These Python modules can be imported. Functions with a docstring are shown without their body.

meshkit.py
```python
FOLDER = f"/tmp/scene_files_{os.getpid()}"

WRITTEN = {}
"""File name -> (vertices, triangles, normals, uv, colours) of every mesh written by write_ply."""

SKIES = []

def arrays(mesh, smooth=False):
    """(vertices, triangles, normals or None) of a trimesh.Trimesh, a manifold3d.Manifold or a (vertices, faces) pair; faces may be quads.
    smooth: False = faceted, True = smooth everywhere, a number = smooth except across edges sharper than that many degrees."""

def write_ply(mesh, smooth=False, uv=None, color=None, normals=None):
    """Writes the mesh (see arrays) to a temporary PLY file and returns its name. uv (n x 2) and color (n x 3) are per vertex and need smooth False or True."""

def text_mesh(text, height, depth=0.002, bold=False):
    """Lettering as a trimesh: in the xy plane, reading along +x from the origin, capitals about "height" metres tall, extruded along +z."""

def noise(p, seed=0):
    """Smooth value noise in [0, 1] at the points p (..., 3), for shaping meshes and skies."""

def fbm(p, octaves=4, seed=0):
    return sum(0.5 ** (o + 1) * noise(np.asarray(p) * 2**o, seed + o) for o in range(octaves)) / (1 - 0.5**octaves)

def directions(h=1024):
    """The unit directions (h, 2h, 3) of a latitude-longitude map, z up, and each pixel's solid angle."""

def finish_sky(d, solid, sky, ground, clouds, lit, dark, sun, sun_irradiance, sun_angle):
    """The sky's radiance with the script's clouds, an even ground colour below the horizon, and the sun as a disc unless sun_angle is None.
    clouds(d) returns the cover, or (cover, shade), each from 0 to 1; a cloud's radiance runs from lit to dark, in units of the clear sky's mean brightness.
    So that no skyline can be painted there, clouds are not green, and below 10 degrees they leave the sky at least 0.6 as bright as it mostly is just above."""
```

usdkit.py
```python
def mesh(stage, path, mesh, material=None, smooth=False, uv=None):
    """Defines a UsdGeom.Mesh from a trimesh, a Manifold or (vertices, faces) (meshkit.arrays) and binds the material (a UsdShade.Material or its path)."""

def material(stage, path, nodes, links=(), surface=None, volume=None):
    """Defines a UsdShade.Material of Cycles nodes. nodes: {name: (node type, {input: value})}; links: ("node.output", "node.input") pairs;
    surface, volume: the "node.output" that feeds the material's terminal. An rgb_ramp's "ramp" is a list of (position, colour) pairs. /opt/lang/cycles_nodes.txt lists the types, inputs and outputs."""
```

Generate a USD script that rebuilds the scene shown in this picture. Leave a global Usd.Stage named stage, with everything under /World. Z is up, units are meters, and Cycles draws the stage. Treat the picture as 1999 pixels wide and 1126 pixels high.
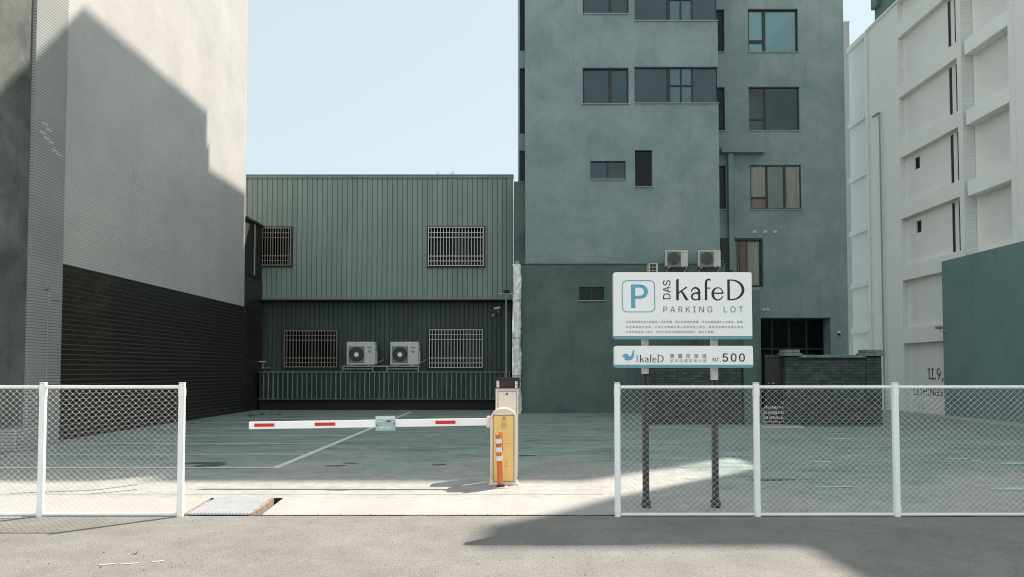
import math, random, glob
import numpy as np
import trimesh
import manifold3d as m3
from manifold3d import Manifold
from shapely.geometry import Polygon, LineString, box as sbox, Point
from shapely.ops import unary_union
from shapely import affinity
import usdkit, meshkit
from pxr import Usd, UsdGeom, UsdLux, UsdShade, Sdf, Gf, Vt

rng = random.Random(7)
stage = Usd.Stage.CreateInMemory()
UsdGeom.SetStageUpAxis(stage, UsdGeom.Tokens.z)
UsdGeom.SetStageMetersPerUnit(stage, 1.0)
world = UsdGeom.Xform.Define(stage, '/World')
stage.SetDefaultPrim(world.GetPrim())
UsdGeom.Scope.Define(stage, '/World/Looks')

# ------------------------------------------------------------------ camera, sky, sun
EYE = 1.5
FPX, PW, PH = 1444.0, 1999.0, 1126.0
TP = 0.037                                  # tangent of the upward pitch
PX0, PY0 = 1000.0, 722.0 - FPX * TP         # where the optical axis meets the picture
EXPOSURE = 1.62
SUN_I, SKY_S = 0.56, 0.10
VEIL, VEIL_C = 0.86, (2.24, 2.56, 2.50)      # thin even high haze over the clear sky
SUN = np.array([0.595, 0.590, 1.0])
SUN /= np.linalg.norm(SUN)

cam = UsdGeom.Camera.Define(stage, '/World/camera')
cam.CreateFocalLengthAttr(FPX / PW * 36.0)
cam.CreateHorizontalApertureAttr(36.0)
cam.CreateVerticalApertureAttr(36.0 * 577 / 1024)
cam.CreateHorizontalApertureOffsetAttr(0.0)
cam.CreateVerticalApertureOffsetAttr((PY0 - PH / 2) / PW * 36.0)
cam.CreateClippingRangeAttr(Gf.Vec2f(0.05, 2000))
cam.CreateExposureAttr(EXPOSURE)
pitch = math.atan(TP)
cam.AddTranslateOp().Set(Gf.Vec3d(0, 0, EYE))
cam.AddRotateXOp().Set(90 + math.degrees(pitch))

dome = UsdLux.DomeLight.Define(stage, '/World/sky')
sky_mat = usdkit.material(stage, '/World/Looks/clear_sky', {
    's': ('sky_texture', {'sky_type': 'single_scattering', 'sun_disc': False, 'sun_elevation': float(math.asin(SUN[2])),
                          'sun_rotation': float(math.atan2(SUN[0], SUN[1])), 'air_density': 1.0, 'aerosol_density': 1.0, 'ozone_density': 1.0}),
    'm': ('mix', {'fac': VEIL, 'color2': VEIL_C}),
    'b': ('background_shader', {'strength': SKY_S})},
    [('s.color', 'm.color1'), ('m.color', 'b.color')], surface='b.background')
UsdShade.MaterialBindingAPI.Apply(dome.GetPrim()).Bind(sky_mat)
dome.GetPrim().SetCustomDataByKey('kind', 'structure')

sun = UsdLux.DistantLight.Define(stage, '/World/sun')
sun.CreateIntensityAttr(SUN_I)
sun.CreateAngleAttr(0.55)
sun.CreateNormalizeAttr(True)
sun.CreateColorAttr(Gf.Vec3f(1.0, 0.94, 0.865))
_z = Gf.Vec3d(*SUN.tolist())
sun.AddTransformOp().Set(Gf.Matrix4d(Gf.Rotation(Gf.Vec3d(0, 0, 1), _z), Gf.Vec3d(0, 0, 0)))


def at(px, py, X=None, Y=None, Z=None):
    """The point of a known plane that the photograph shows at a pixel."""
    c, s = math.cos(pitch), math.sin(pitch)
    a, b = (px - PX0) / FPX, (PY0 - py) / FPX
    d = np.array([a, c - b * s, s + b * c])
    o = np.array([0, 0, EYE])
    t = X / d[0] if X is not None else (Y / d[1] if Y is not None else (Z - EYE) / d[2])
    return o + t * d


# ------------------------------------------------------------------ small helpers
counts = {}


def path_of(name, parent):
    k = (parent, name)
    n = counts.get(k, 0)
    counts[k] = n + 1
    return f'{parent}/{name}' + (f'_{n:03d}' if n else '')


def tag(prim, label=None, cat=None, group=None, kind=None):
    for k, v in (('label', label), ('category', cat), ('group', group), ('kind', kind)):
        if v:
            prim.SetCustomDataByKey(k, v)


def add(name, mesh, mat, parent='/World', smooth=False, label=None, cat=None, group=None, kind=None):
    p = path_of(name, parent)
    if isinstance(mesh, (list, tuple)) and len(mesh) and not isinstance(mesh[0], np.ndarray):
        mesh = join(mesh)
    m = usdkit.mesh(stage, p, mesh, MATS[mat], smooth=smooth)
    tag(m.GetPrim(), label, cat, group, kind)
    return p


def thing(name, label, cat, loc=(0, 0, 0), group=None, rot=None):
    p = path_of(name, '/World')
    x = UsdGeom.Xform.Define(stage, p)
    x.AddTranslateOp().Set(Gf.Vec3d(*map(float, loc)))
    if rot:
        x.AddRotateXYZOp().Set(Gf.Vec3f(*rot))
    tag(x.GetPrim(), label, cat, group)
    return p


def dup(src, label, loc, group=None):
    base = src.rsplit('/', 1)[1]
    p = path_of(base, '/World')
    x = UsdGeom.Xform.Define(stage, p)
    x.GetPrim().GetReferences().AddInternalReference(src)
    at_ = x.GetPrim().GetAttribute('xformOp:translate')
    at_.Set(Gf.Vec3d(*map(float, loc)))
    x.GetPrim().SetInstanceable(True)
    was = stage.GetPrimAtPath(src).GetCustomData()
    tag(x.GetPrim(), label, was['category'], group or was.get('group'))
    return p


def tm(x):
    if isinstance(x, Manifold):
        m = x.to_mesh()
        return trimesh.Trimesh(m.vert_properties[:, :3], m.tri_verts, process=False)
    return x


def join(ms):
    return trimesh.util.concatenate([tm(m) for m in ms])


def bx(x0, x1, y0, y1, z0, z1):
    m = trimesh.creation.box((abs(x1 - x0), abs(y1 - y0), abs(z1 - z0)))
    m.apply_translation(((x0 + x1) / 2, (y0 + y1) / 2, (z0 + z1) / 2))
    return m


def rb(x0, x1, y0, y1, z0, z1, c=0.01):
    """A box with chamfered edges."""
    pts = []
    for sx in (0, 1):
        for sy in (0, 1):
            for sz in (0, 1):
                p = np.array([(x0, x1)[sx], (y0, y1)[sy], (z0, z1)[sz]])
                s = np.array([1 - 2 * sx, 1 - 2 * sy, 1 - 2 * sz])
                for k in range(3):
                    q = p + c * s
                    q[k] = p[k]
                    pts.append(q)
    return trimesh.convex.convex_hull(np.array(pts))


def mb(x0, x1, y0, y1, z0, z1):
    return Manifold.cube((x1 - x0, y1 - y0, z1 - z0)).translate((x0, y0, z0))


def cyl(p, q, r, n=12, r2=None):
    p, q = np.array(p, float), np.array(q, float)
    d = q - p
    L = np.linalg.norm(d)
    m = tm(Manifold.cylinder(L, r, r if r2 is None else r2, n))
    m.apply_transform(trimesh.geometry.align_vectors([0, 0, 1], d / L))
    m.apply_translation(p)
    return m


def tube(pts, r, n=6):
    return join([cyl(a, b, r, n) for a, b in zip(pts[:-1], pts[1:])])


def face(poly, t, y):
    """A flat shape drawn in x (right) and z (up), thickness t, its back at depth y, its front towards the road."""
    out = []
    for g in getattr(poly, 'geoms', [poly]):
        if g.is_empty or g.area < 1e-9 or g.geom_type != 'Polygon':
            continue
        m = trimesh.creation.extrude_polygon(g, t, engine='earcut')
        v = m.vertices.copy()
        m.vertices = np.c_[v[:, 0], -v[:, 2] + y, v[:, 1]]
        out.append(m)
    return join(out)


def sheet(poly, z):
    """A flat sheet from an outline in x, y."""
    v, f = trimesh.creation.triangulate_polygon(poly, engine='earcut')
    m = trimesh.Trimesh(np.c_[v, np.full(len(v), z)], f, process=False)
    if m.face_normals[:, 2].mean() < 0:
        m.invert()
    return m


# ------------------------------------------------------------------ materials
MATS = {}


def S(r, g=None, b=None):
    c = np.array([r, r if g is None else g, r if b is None else b], float) / 255
    return tuple(np.where(c <= 0.04045, c / 12.92, ((c + 0.055) / 1.055) ** 2.4))


def mat(name, col, rough=0.6, metal=0.0, var=0.0, scale=4.0, stretch=(1, 1, 1), bump=0.0, bscale=80.0, spec=0.5, col2=None, rnd=0.0, coat=0.0, fine=0.0, fscale=150.0):
    """Principled material: broad mottling between col and col2, per-object variation, fine grain and relief."""
    col = np.array(col, float)
    c2 = np.array(col2, float) if col2 is not None else col * (1 + var)
    c1 = col if col2 is not None else col * (1 - var)
    n = {'p': ('principled_bsdf', {'base_color': tuple(col), 'roughness': rough, 'metallic': metal, 'specular_ior_level': spec, 'coat_weight': coat})}
    l = []
    out = None
    n['g'] = ('geometry', {})
    if var or col2 is not None:
        n['mp'] = ('mapping', {'scale': stretch})
        n['n'] = ('noise_texture', {'scale': scale, 'detail': 6.0, 'roughness': 0.62})
        n['r'] = ('rgb_ramp', {'ramp': [(0.0, tuple(c1)), (0.32, tuple(c1)), (0.68, tuple(c2)), (1.0, tuple(c2))]})
        l += [('g.position', 'mp.vector'), ('mp.vector', 'n.vector'), ('n.fac', 'r.fac')]
        out = 'r.color'
    if fine:
        n['nf'] = ('noise_texture', {'scale': fscale, 'detail': 3.0, 'roughness': 0.7})
        n['mf'] = ('map_range', {'from_min': 0.3, 'from_max': 0.7, 'to_min': 1 - fine, 'to_max': 1 + fine})
        n['cf'] = ('combine_color', {})
        n['xf'] = ('mix', {'mix_type': 'multiply', 'fac': 1.0, 'color1': tuple(col)})
        l += [('g.position', 'nf.vector'), ('nf.fac', 'mf.value'), ('mf.result', 'cf.r'), ('mf.result', 'cf.g'), ('mf.result', 'cf.b'), ('cf.color', 'xf.color2')]
        if out:
            l.append((out, 'xf.color1'))
        out = 'xf.color'
    if rnd:
        n['oi'] = ('object_info', {})
        n['mr'] = ('map_range', {'from_min': 0.0, 'from_max': 1.0, 'to_min': 1 - rnd, 'to_max': 1 + rnd})
        n['cr'] = ('combine_color', {})
        n['xr'] = ('mix', {'mix_type': 'multiply', 'fac': 1.0, 'color1': tuple(col)})
        l += [('oi.random', 'mr.value'), ('mr.result', 'cr.r'), ('mr.result', 'cr.g'), ('mr.result', 'cr.b'), ('cr.color', 'xr.color2')]
        if out:
            l.append((out, 'xr.color1'))
        out = 'xr.color'
    if out:
        l.append((out, 'p.base_color'))
    if bump:
        n['nb'] = ('noise_texture', {'scale': bscale, 'detail': 4.0, 'roughness': 0.6})
        n['b'] = ('bump', {'strength': 1.0, 'distance': bump})
        l += [('g.position', 'nb.vector'), ('nb.fac', 'b.height'), ('b.normal', 'p.normal')]
    MATS[name] = usdkit.material(stage, '/World/Looks/' + name, n, l, surface='p.BSDF')


def tile_mat(name, axes, w, h, mortar, c1, c2, cm, dist=0.004, rough=0.45, var=0.12, vscale=0.6, offset=0.5):
    n = {'g': ('geometry', {}), 's': ('separate_xyz', {}), 'c': ('combine_xyz', {}),
         'b': ('brick_texture', {'scale': 1.0, 'brick_width': w, 'row_height': h, 'mortar_size': mortar, 'mortar_smooth': 0.1, 'color1': c1, 'color2': c2, 'mortar': cm, 'offset': offset}),
         'n': ('noise_texture', {'scale': vscale, 'detail': 6.0, 'roughness': 0.65}),
         'mr': ('map_range', {'from_min': 0.3, 'from_max': 0.7, 'to_min': 1 - var, 'to_max': 1 + var * 0.5}),
         'cc': ('combine_color', {}),
         'x': ('mix', {'mix_type': 'multiply', 'fac': 1.0}),
         'u': ('bump', {'invert': True, 'strength': 1.0, 'distance': dist}),
         'p': ('principled_bsdf', {'roughness': rough})}
    l = [('g.position', 's.vector'), (f's.{axes[0]}', 'c.x'), (f's.{axes[1]}', 'c.y'), ('c.vector', 'b.vector'), ('g.position', 'n.vector'), ('n.fac', 'mr.value'),
         ('mr.result', 'cc.r'), ('mr.result', 'cc.g'), ('mr.result', 'cc.b'), ('b.color', 'x.color1'), ('cc.color', 'x.color2'), ('x.color', 'p.base_color'),
         ('b.fac', 'u.height'), ('u.normal', 'p.normal')]
    MATS[name] = usdkit.material(stage, '/World/Looks/' + name, n, l, surface='p.BSDF')


def wall_paint(name, col, col2, dark, rough=0.75):
    """Painted render: broad clouds, vertical rain streaks and a fine sandy relief."""
    n = {'g': ('geometry', {}),
         'n': ('noise_texture', {'scale': 0.8, 'detail': 9.0, 'roughness': 0.66, 'distortion': 0.4}),
         'r': ('rgb_ramp', {'ramp': [(0.0, col), (0.36, col), (0.66, col2), (1.0, col2)]}),
         'ms': ('mapping', {'scale': (3.0, 3.0, 0.18)}),
         'ns': ('noise_texture', {'scale': 1.0, 'detail': 5.0, 'roughness': 0.7}),
         'rs': ('map_range', {'from_min': 0.56, 'from_max': 0.78, 'to_min': 0.0, 'to_max': 0.42, 'clamp': True}),
         'm': ('mix', {'mix_type': 'mix', 'color2': dark}),
         'nf': ('noise_texture', {'scale': 28.0, 'detail': 5.0, 'roughness': 0.75}),
         'mf': ('map_range', {'from_min': 0.3, 'from_max': 0.7, 'to_min': 0.86, 'to_max': 1.14}),
         'cf': ('combine_color', {}),
         'x': ('mix', {'mix_type': 'multiply', 'fac': 1.0}),
         'nb': ('noise_texture', {'scale': 45.0, 'detail': 4.0}),
         'b': ('bump', {'strength': 0.8, 'distance': 0.012}),
         'p': ('principled_bsdf', {'roughness': rough, 'specular_ior_level': 0.35})}
    l = [('g.position', 'n.vector'), ('n.fac', 'r.fac'), ('g.position', 'ms.vector'), ('ms.vector', 'ns.vector'), ('ns.fac', 'rs.value'), ('rs.result', 'm.fac'), ('r.color', 'm.color1'),
         ('g.position', 'nf.vector'), ('nf.fac', 'mf.value'), ('mf.result', 'cf.r'), ('mf.result', 'cf.g'), ('mf.result', 'cf.b'), ('m.color', 'x.color1'), ('cf.color', 'x.color2'),
         ('x.color', 'p.base_color'), ('g.position', 'nb.vector'), ('nb.fac', 'b.height'), ('b.normal', 'p.normal')]
    MATS[name] = usdkit.material(stage, '/World/Looks/' + name, n, l, surface='p.BSDF')


def glass(name, tint, refl=1.0):
    n = {'f': ('fresnel', {'IOR': 1.52}), 't': ('transparent_bsdf', {'color': tint}), 'g': ('glossy_bsdf', {'roughness': 0.02, 'color': (refl, refl, refl)}), 'm': ('mix_closure', {})}
    MATS[name] = usdkit.material(stage, '/World/Looks/' + name, n, [('f.fac', 'm.fac'), ('t.BSDF', 'm.closure1'), ('g.BSDF', 'm.closure2')], surface='m.closure')


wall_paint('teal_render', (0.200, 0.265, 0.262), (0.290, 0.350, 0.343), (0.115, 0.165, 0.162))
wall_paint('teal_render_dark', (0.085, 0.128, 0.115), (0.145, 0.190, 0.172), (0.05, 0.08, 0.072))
wall_paint('teal_boundary_paint', (0.150, 0.240, 0.225), (0.180, 0.275, 0.255), (0.12, 0.19, 0.18))
wall_paint('rough_dark_render', (0.10, 0.112, 0.10), (0.25, 0.255, 0.235), (0.05, 0.056, 0.05), rough=0.9)
mat('rough_pale_render', (0.42, 0.41, 0.39), 0.85, var=0.12, scale=2.0, bump=0.03, bscale=25)
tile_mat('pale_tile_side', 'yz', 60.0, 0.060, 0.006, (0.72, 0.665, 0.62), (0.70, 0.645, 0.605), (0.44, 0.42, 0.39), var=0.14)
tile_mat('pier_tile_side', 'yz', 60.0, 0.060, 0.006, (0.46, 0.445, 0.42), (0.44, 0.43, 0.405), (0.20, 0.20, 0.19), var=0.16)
tile_mat('white_tile_side', 'yz', 0.235, 0.070, 0.005, (0.94, 0.89, 0.835), (0.92, 0.87, 0.815), (0.87, 0.825, 0.775), dist=0.002, var=0.045)
tile_mat('white_tile_front', 'xz', 60.0, 0.070, 0.010, (0.74, 0.74, 0.715), (0.70, 0.70, 0.675), (0.54, 0.55, 0.53), dist=0.004, var=0.08)
mat('white_smooth_wall', (0.94, 0.90, 0.85), 0.6, var=0.05, scale=0.8)
mat('white_far_wall', (0.88, 0.89, 0.90), 0.6, var=0.03, scale=0.8)
mat('dark_tile', (0.028, 0.024, 0.017), 0.38, var=0.25, scale=1.4, rnd=0.35)
mat('pale_grout', (0.40, 0.38, 0.34), 0.9)
mat('dark_brick', (0.060, 0.072, 0.066), 0.75, var=0.25, scale=5, rnd=0.32, bump=0.006, bscale=60)
mat('brick_grout', (0.022, 0.024, 0.022), 0.95)
mat('coping_brick', (0.17, 0.205, 0.20), 0.6, var=0.15, scale=6, rnd=0.15)
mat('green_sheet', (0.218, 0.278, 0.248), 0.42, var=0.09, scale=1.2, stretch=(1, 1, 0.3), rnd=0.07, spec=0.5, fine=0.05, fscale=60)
mat('green_sheet_shaded', (0.055, 0.078, 0.066), 0.5, var=0.14, scale=1.2, stretch=(1, 1, 0.3), rnd=0.10, fine=0.05, fscale=60)  # same green sheet, with the overhang shade put into its colour
mat('green_backing', (0.030, 0.040, 0.034), 0.8)
mat('skirt_sheet', (0.022, 0.030, 0.026), 0.5, rnd=0.2, var=0.2, scale=3)
mat('skirt_rib', (0.20, 0.25, 0.23), 0.45, rnd=0.25, var=0.3, scale=4, stretch=(1, 1, 0.5))
mat('black_paint', (0.012, 0.011, 0.009), 0.7)
mat('dark_metal', (0.030, 0.030, 0.026), 0.45, var=0.2, scale=6)
mat('window_frame_black', (0.022, 0.021, 0.019), 0.4)
mat('grille_paint', (0.60, 0.57, 0.52), 0.5, var=0.1, scale=8)
mat('grille_paint_dull', (0.27, 0.245, 0.205), 0.6, var=0.2, scale=8)
mat('room_dark', (0.03, 0.028, 0.024), 0.9)
mat('blind_pale', (0.62, 0.72, 0.70), 0.8, var=0.04, scale=1)
mat('blind_grey', (0.30, 0.34, 0.33), 0.8, var=0.12, scale=2)
mat('blind_blue', (0.028, 0.066, 0.084), 0.6, var=0.35, scale=1.2)
mat('curtain_cream', (0.52, 0.51, 0.44), 0.9, var=0.15, scale=6, stretch=(1, 1, .2))
mat('curtain_maroon', (0.17, 0.07, 0.06), 0.9, var=0.2, scale=6, stretch=(1, 1, .2))
mat('curtain_brown', (0.36, 0.25, 0.21), 0.9, var=0.2, scale=6, stretch=(1, 1, .2))
mat('sill_stone', (0.33, 0.335, 0.32), 0.6)
mat('steel_white', (0.93, 0.905, 0.88), 0.35, var=0.03, scale=5)
mat('wire_white', (0.92, 0.90, 0.87), 0.4)
mat('board_white', (0.91, 0.885, 0.865), 0.35, var=0.015, scale=3)
mat('board_teal', (0.16, 0.33, 0.37), 0.4)
mat('print_black', (0.018, 0.017, 0.016), 0.6)
mat('print_grey', (0.22, 0.21, 0.20), 0.6)
mat('print_pale_grey', (0.40, 0.39, 0.38), 0.6)
mat('print_blue', (0.13, 0.36, 0.50), 0.5)
mat('print_blue_line', (0.20, 0.37, 0.45), 0.5)
mat('pole_dark', (0.050, 0.046, 0.041), 0.6, var=0.4, scale=14)
mat('pole_white', (0.70, 0.69, 0.66), 0.45, var=0.1, scale=10)
mat('machine_cream', (0.84, 0.72, 0.61), 0.4, var=0.03, scale=4)
mat('machine_yellow', (0.93, 0.58, 0.20), 0.38, var=0.04, scale=4)
mat('machine_yellow_dark', (0.50, 0.34, 0.13), 0.5)
mat('seam_brown', (0.22, 0.12, 0.07), 0.6)
mat('display_black', (0.012, 0.008, 0.008), 0.15)
mat('display_red', (0.05, 0.008, 0.008), 0.3)
mat('reflector_red', (0.62, 0.02, 0.025), 0.25)
mat('plate_blue', (0.33, 0.45, 0.46), 0.35, metal=0.0, var=0.06, scale=20)
mat('plate_pale', (0.60, 0.63, 0.61), 0.35)
mat('bollard_orange', (0.62, 0.155, 0.035), 0.45, var=0.25, scale=14)
mat('reflective_white', (0.74, 0.74, 0.72), 0.35)
mat('bollard_foot', (0.60, 0.55, 0.50), 0.6, var=0.3, scale=30)
mat('rubber_black', (0.02, 0.019, 0.018), 0.7)
mat('ac_white', (0.63, 0.60, 0.55), 0.45, var=0.06, scale=5)
mat('ac_grey', (0.21, 0.21, 0.19), 0.5)
mat('ac_dark', (0.022, 0.021, 0.017), 0.6)
mat('ac_logo', (0.07, 0.065, 0.06), 0.5)
mat('galvanised', (0.36, 0.37, 0.36), 0.4, metal=0.5, var=0.2, scale=8)
mat('pipe_grey', (0.30, 0.30, 0.29), 0.5)
mat('foil', (0.90, 0.88, 0.85), 0.35, metal=0.12, var=0.08, scale=4)
mat('plate_metal', (0.46, 0.47, 0.48), 0.42, metal=0.25, var=0.08, scale=6)
mat('rust', (0.20, 0.14, 0.10), 0.85, col2=(0.50, 0.41, 0.33), scale=16)
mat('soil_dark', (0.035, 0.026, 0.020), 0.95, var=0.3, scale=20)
mat('line_paint', (0.78, 0.79, 0.77), 0.6, var=0.16, scale=5, fine=0.15, fscale=40)
mat('concrete', (0.44, 0.415, 0.38), 0.85, var=0.07, scale=1.6, bump=0.004, bscale=90, fine=0.05, fscale=60)
mat('joint_dark', (0.20, 0.185, 0.165), 0.9, var=0.4, scale=9)
mat('far_ground', (0.22, 0.215, 0.205), 0.9, var=0.1, scale=0.2)
mat('leaf_dry', (0.10, 0.10, 0.04), 0.8)
mat('leaf_green', (0.06, 0.09, 0.03), 0.8)
mat('vent_pale', (0.55, 0.57, 0.56), 0.5)
mat('pale_pink_wall', (0.62, 0.60, 0.585), 0.7, var=0.05, scale=1)
mat('gate_dark', (0.020, 0.018, 0.015), 0.55, var=0.2, scale=5)
mat('marks_cream', (0.50, 0.49, 0.44), 0.7, var=0.2, scale=30)
mat('brass', (0.45, 0.32, 0.12), 0.35, metal=0.9)
mat('tar_patch', (0.115, 0.125, 0.115), 0.85, var=0.35, scale=2.5, bump=0.004, bscale=70)
mat('tyre_rubber', (0.155, 0.185, 0.168), 0.8, var=0.3, scale=6)
mat('scuff_pale', (0.60, 0.62, 0.59), 0.8, var=0.2, scale=14)
mat('gravel_grey', (0.20, 0.18, 0.16), 0.9, rnd=0.3)
mat('paper_pale', (0.62, 0.60, 0.57), 0.8, var=0.1, scale=20)
glass('window_glass', (0.80, 0.90, 0.92))
glass('window_glass_clear', (0.92, 0.94, 0.93))
glass('window_glass_dark', (0.35, 0.42, 0.45), 0.55)

# road: worn asphalt with pale aggregate, faint patches and oil spots
MATS['road_asphalt'] = usdkit.material(stage, '/World/Looks/road_asphalt', {
    'g': ('geometry', {}),
    'n': ('noise_texture', {'scale': 0.8, 'detail': 6.0, 'roughness': 0.6}),
    'r': ('rgb_ramp', {'ramp': [(0.0, (0.245, 0.226, 0.206)), (0.35, (0.26, 0.24, 0.219)), (0.65, (0.305, 0.284, 0.26)), (1.0, (0.315, 0.295, 0.272))]}),
    'v': ('voronoi_texture', {'scale': 120.0, 'randomness': 1.0}),
    'sv': ('separate_color', {}),
    'mv': ('map_range', {'from_min': 0.0, 'from_max': 1.0, 'to_min': 0.80, 'to_max': 1.18}),
    'cv': ('combine_color', {}),
    'x': ('mix', {'mix_type': 'multiply', 'fac': 1.0}),
    'n3': ('noise_texture', {'scale': 2.6, 'detail': 8.0, 'roughness': 0.72}),
    'm3': ('map_range', {'from_min': 0.3, 'from_max': 0.7, 'to_min': 0.86, 'to_max': 1.12}),
    'c3': ('combine_color', {}), 'x3': ('mix', {'mix_type': 'multiply', 'fac': 1.0}),
    'n2': ('noise_texture', {'scale': 22.0, 'detail': 4.0, 'roughness': 0.7}),
    'm2': ('map_range', {'from_min': 0.66, 'from_max': 0.76, 'to_min': 0.0, 'to_max': 0.55, 'clamp': True}),
    'd': ('mix', {'color2': (0.10, 0.09, 0.08)}),
    'b': ('bump', {'strength': 1.0, 'distance': 0.006}),
    'p': ('principled_bsdf', {'roughness': 0.85, 'specular_ior_level': 0.3})},
    [('g.position', 'n.vector'), ('n.fac', 'r.fac'), ('g.position', 'v.vector'), ('v.color', 'sv.color'), ('sv.r', 'mv.value'), ('mv.result', 'cv.r'), ('mv.result', 'cv.g'), ('mv.result', 'cv.b'),
     ('r.color', 'x3.color1'), ('g.position', 'n3.vector'), ('n3.fac', 'm3.value'), ('m3.result', 'c3.r'), ('m3.result', 'c3.g'), ('m3.result', 'c3.b'), ('c3.color', 'x3.color2'), ('x3.color', 'x.color1'), ('cv.color', 'x.color2'), ('g.position', 'n2.vector'), ('n2.fac', 'm2.value'), ('m2.result', 'd.fac'), ('x.color', 'd.color1'), ('d.color', 'p.base_color'),
     ('v.distance', 'b.height'), ('b.normal', 'p.normal')], surface='p.BSDF')

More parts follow.
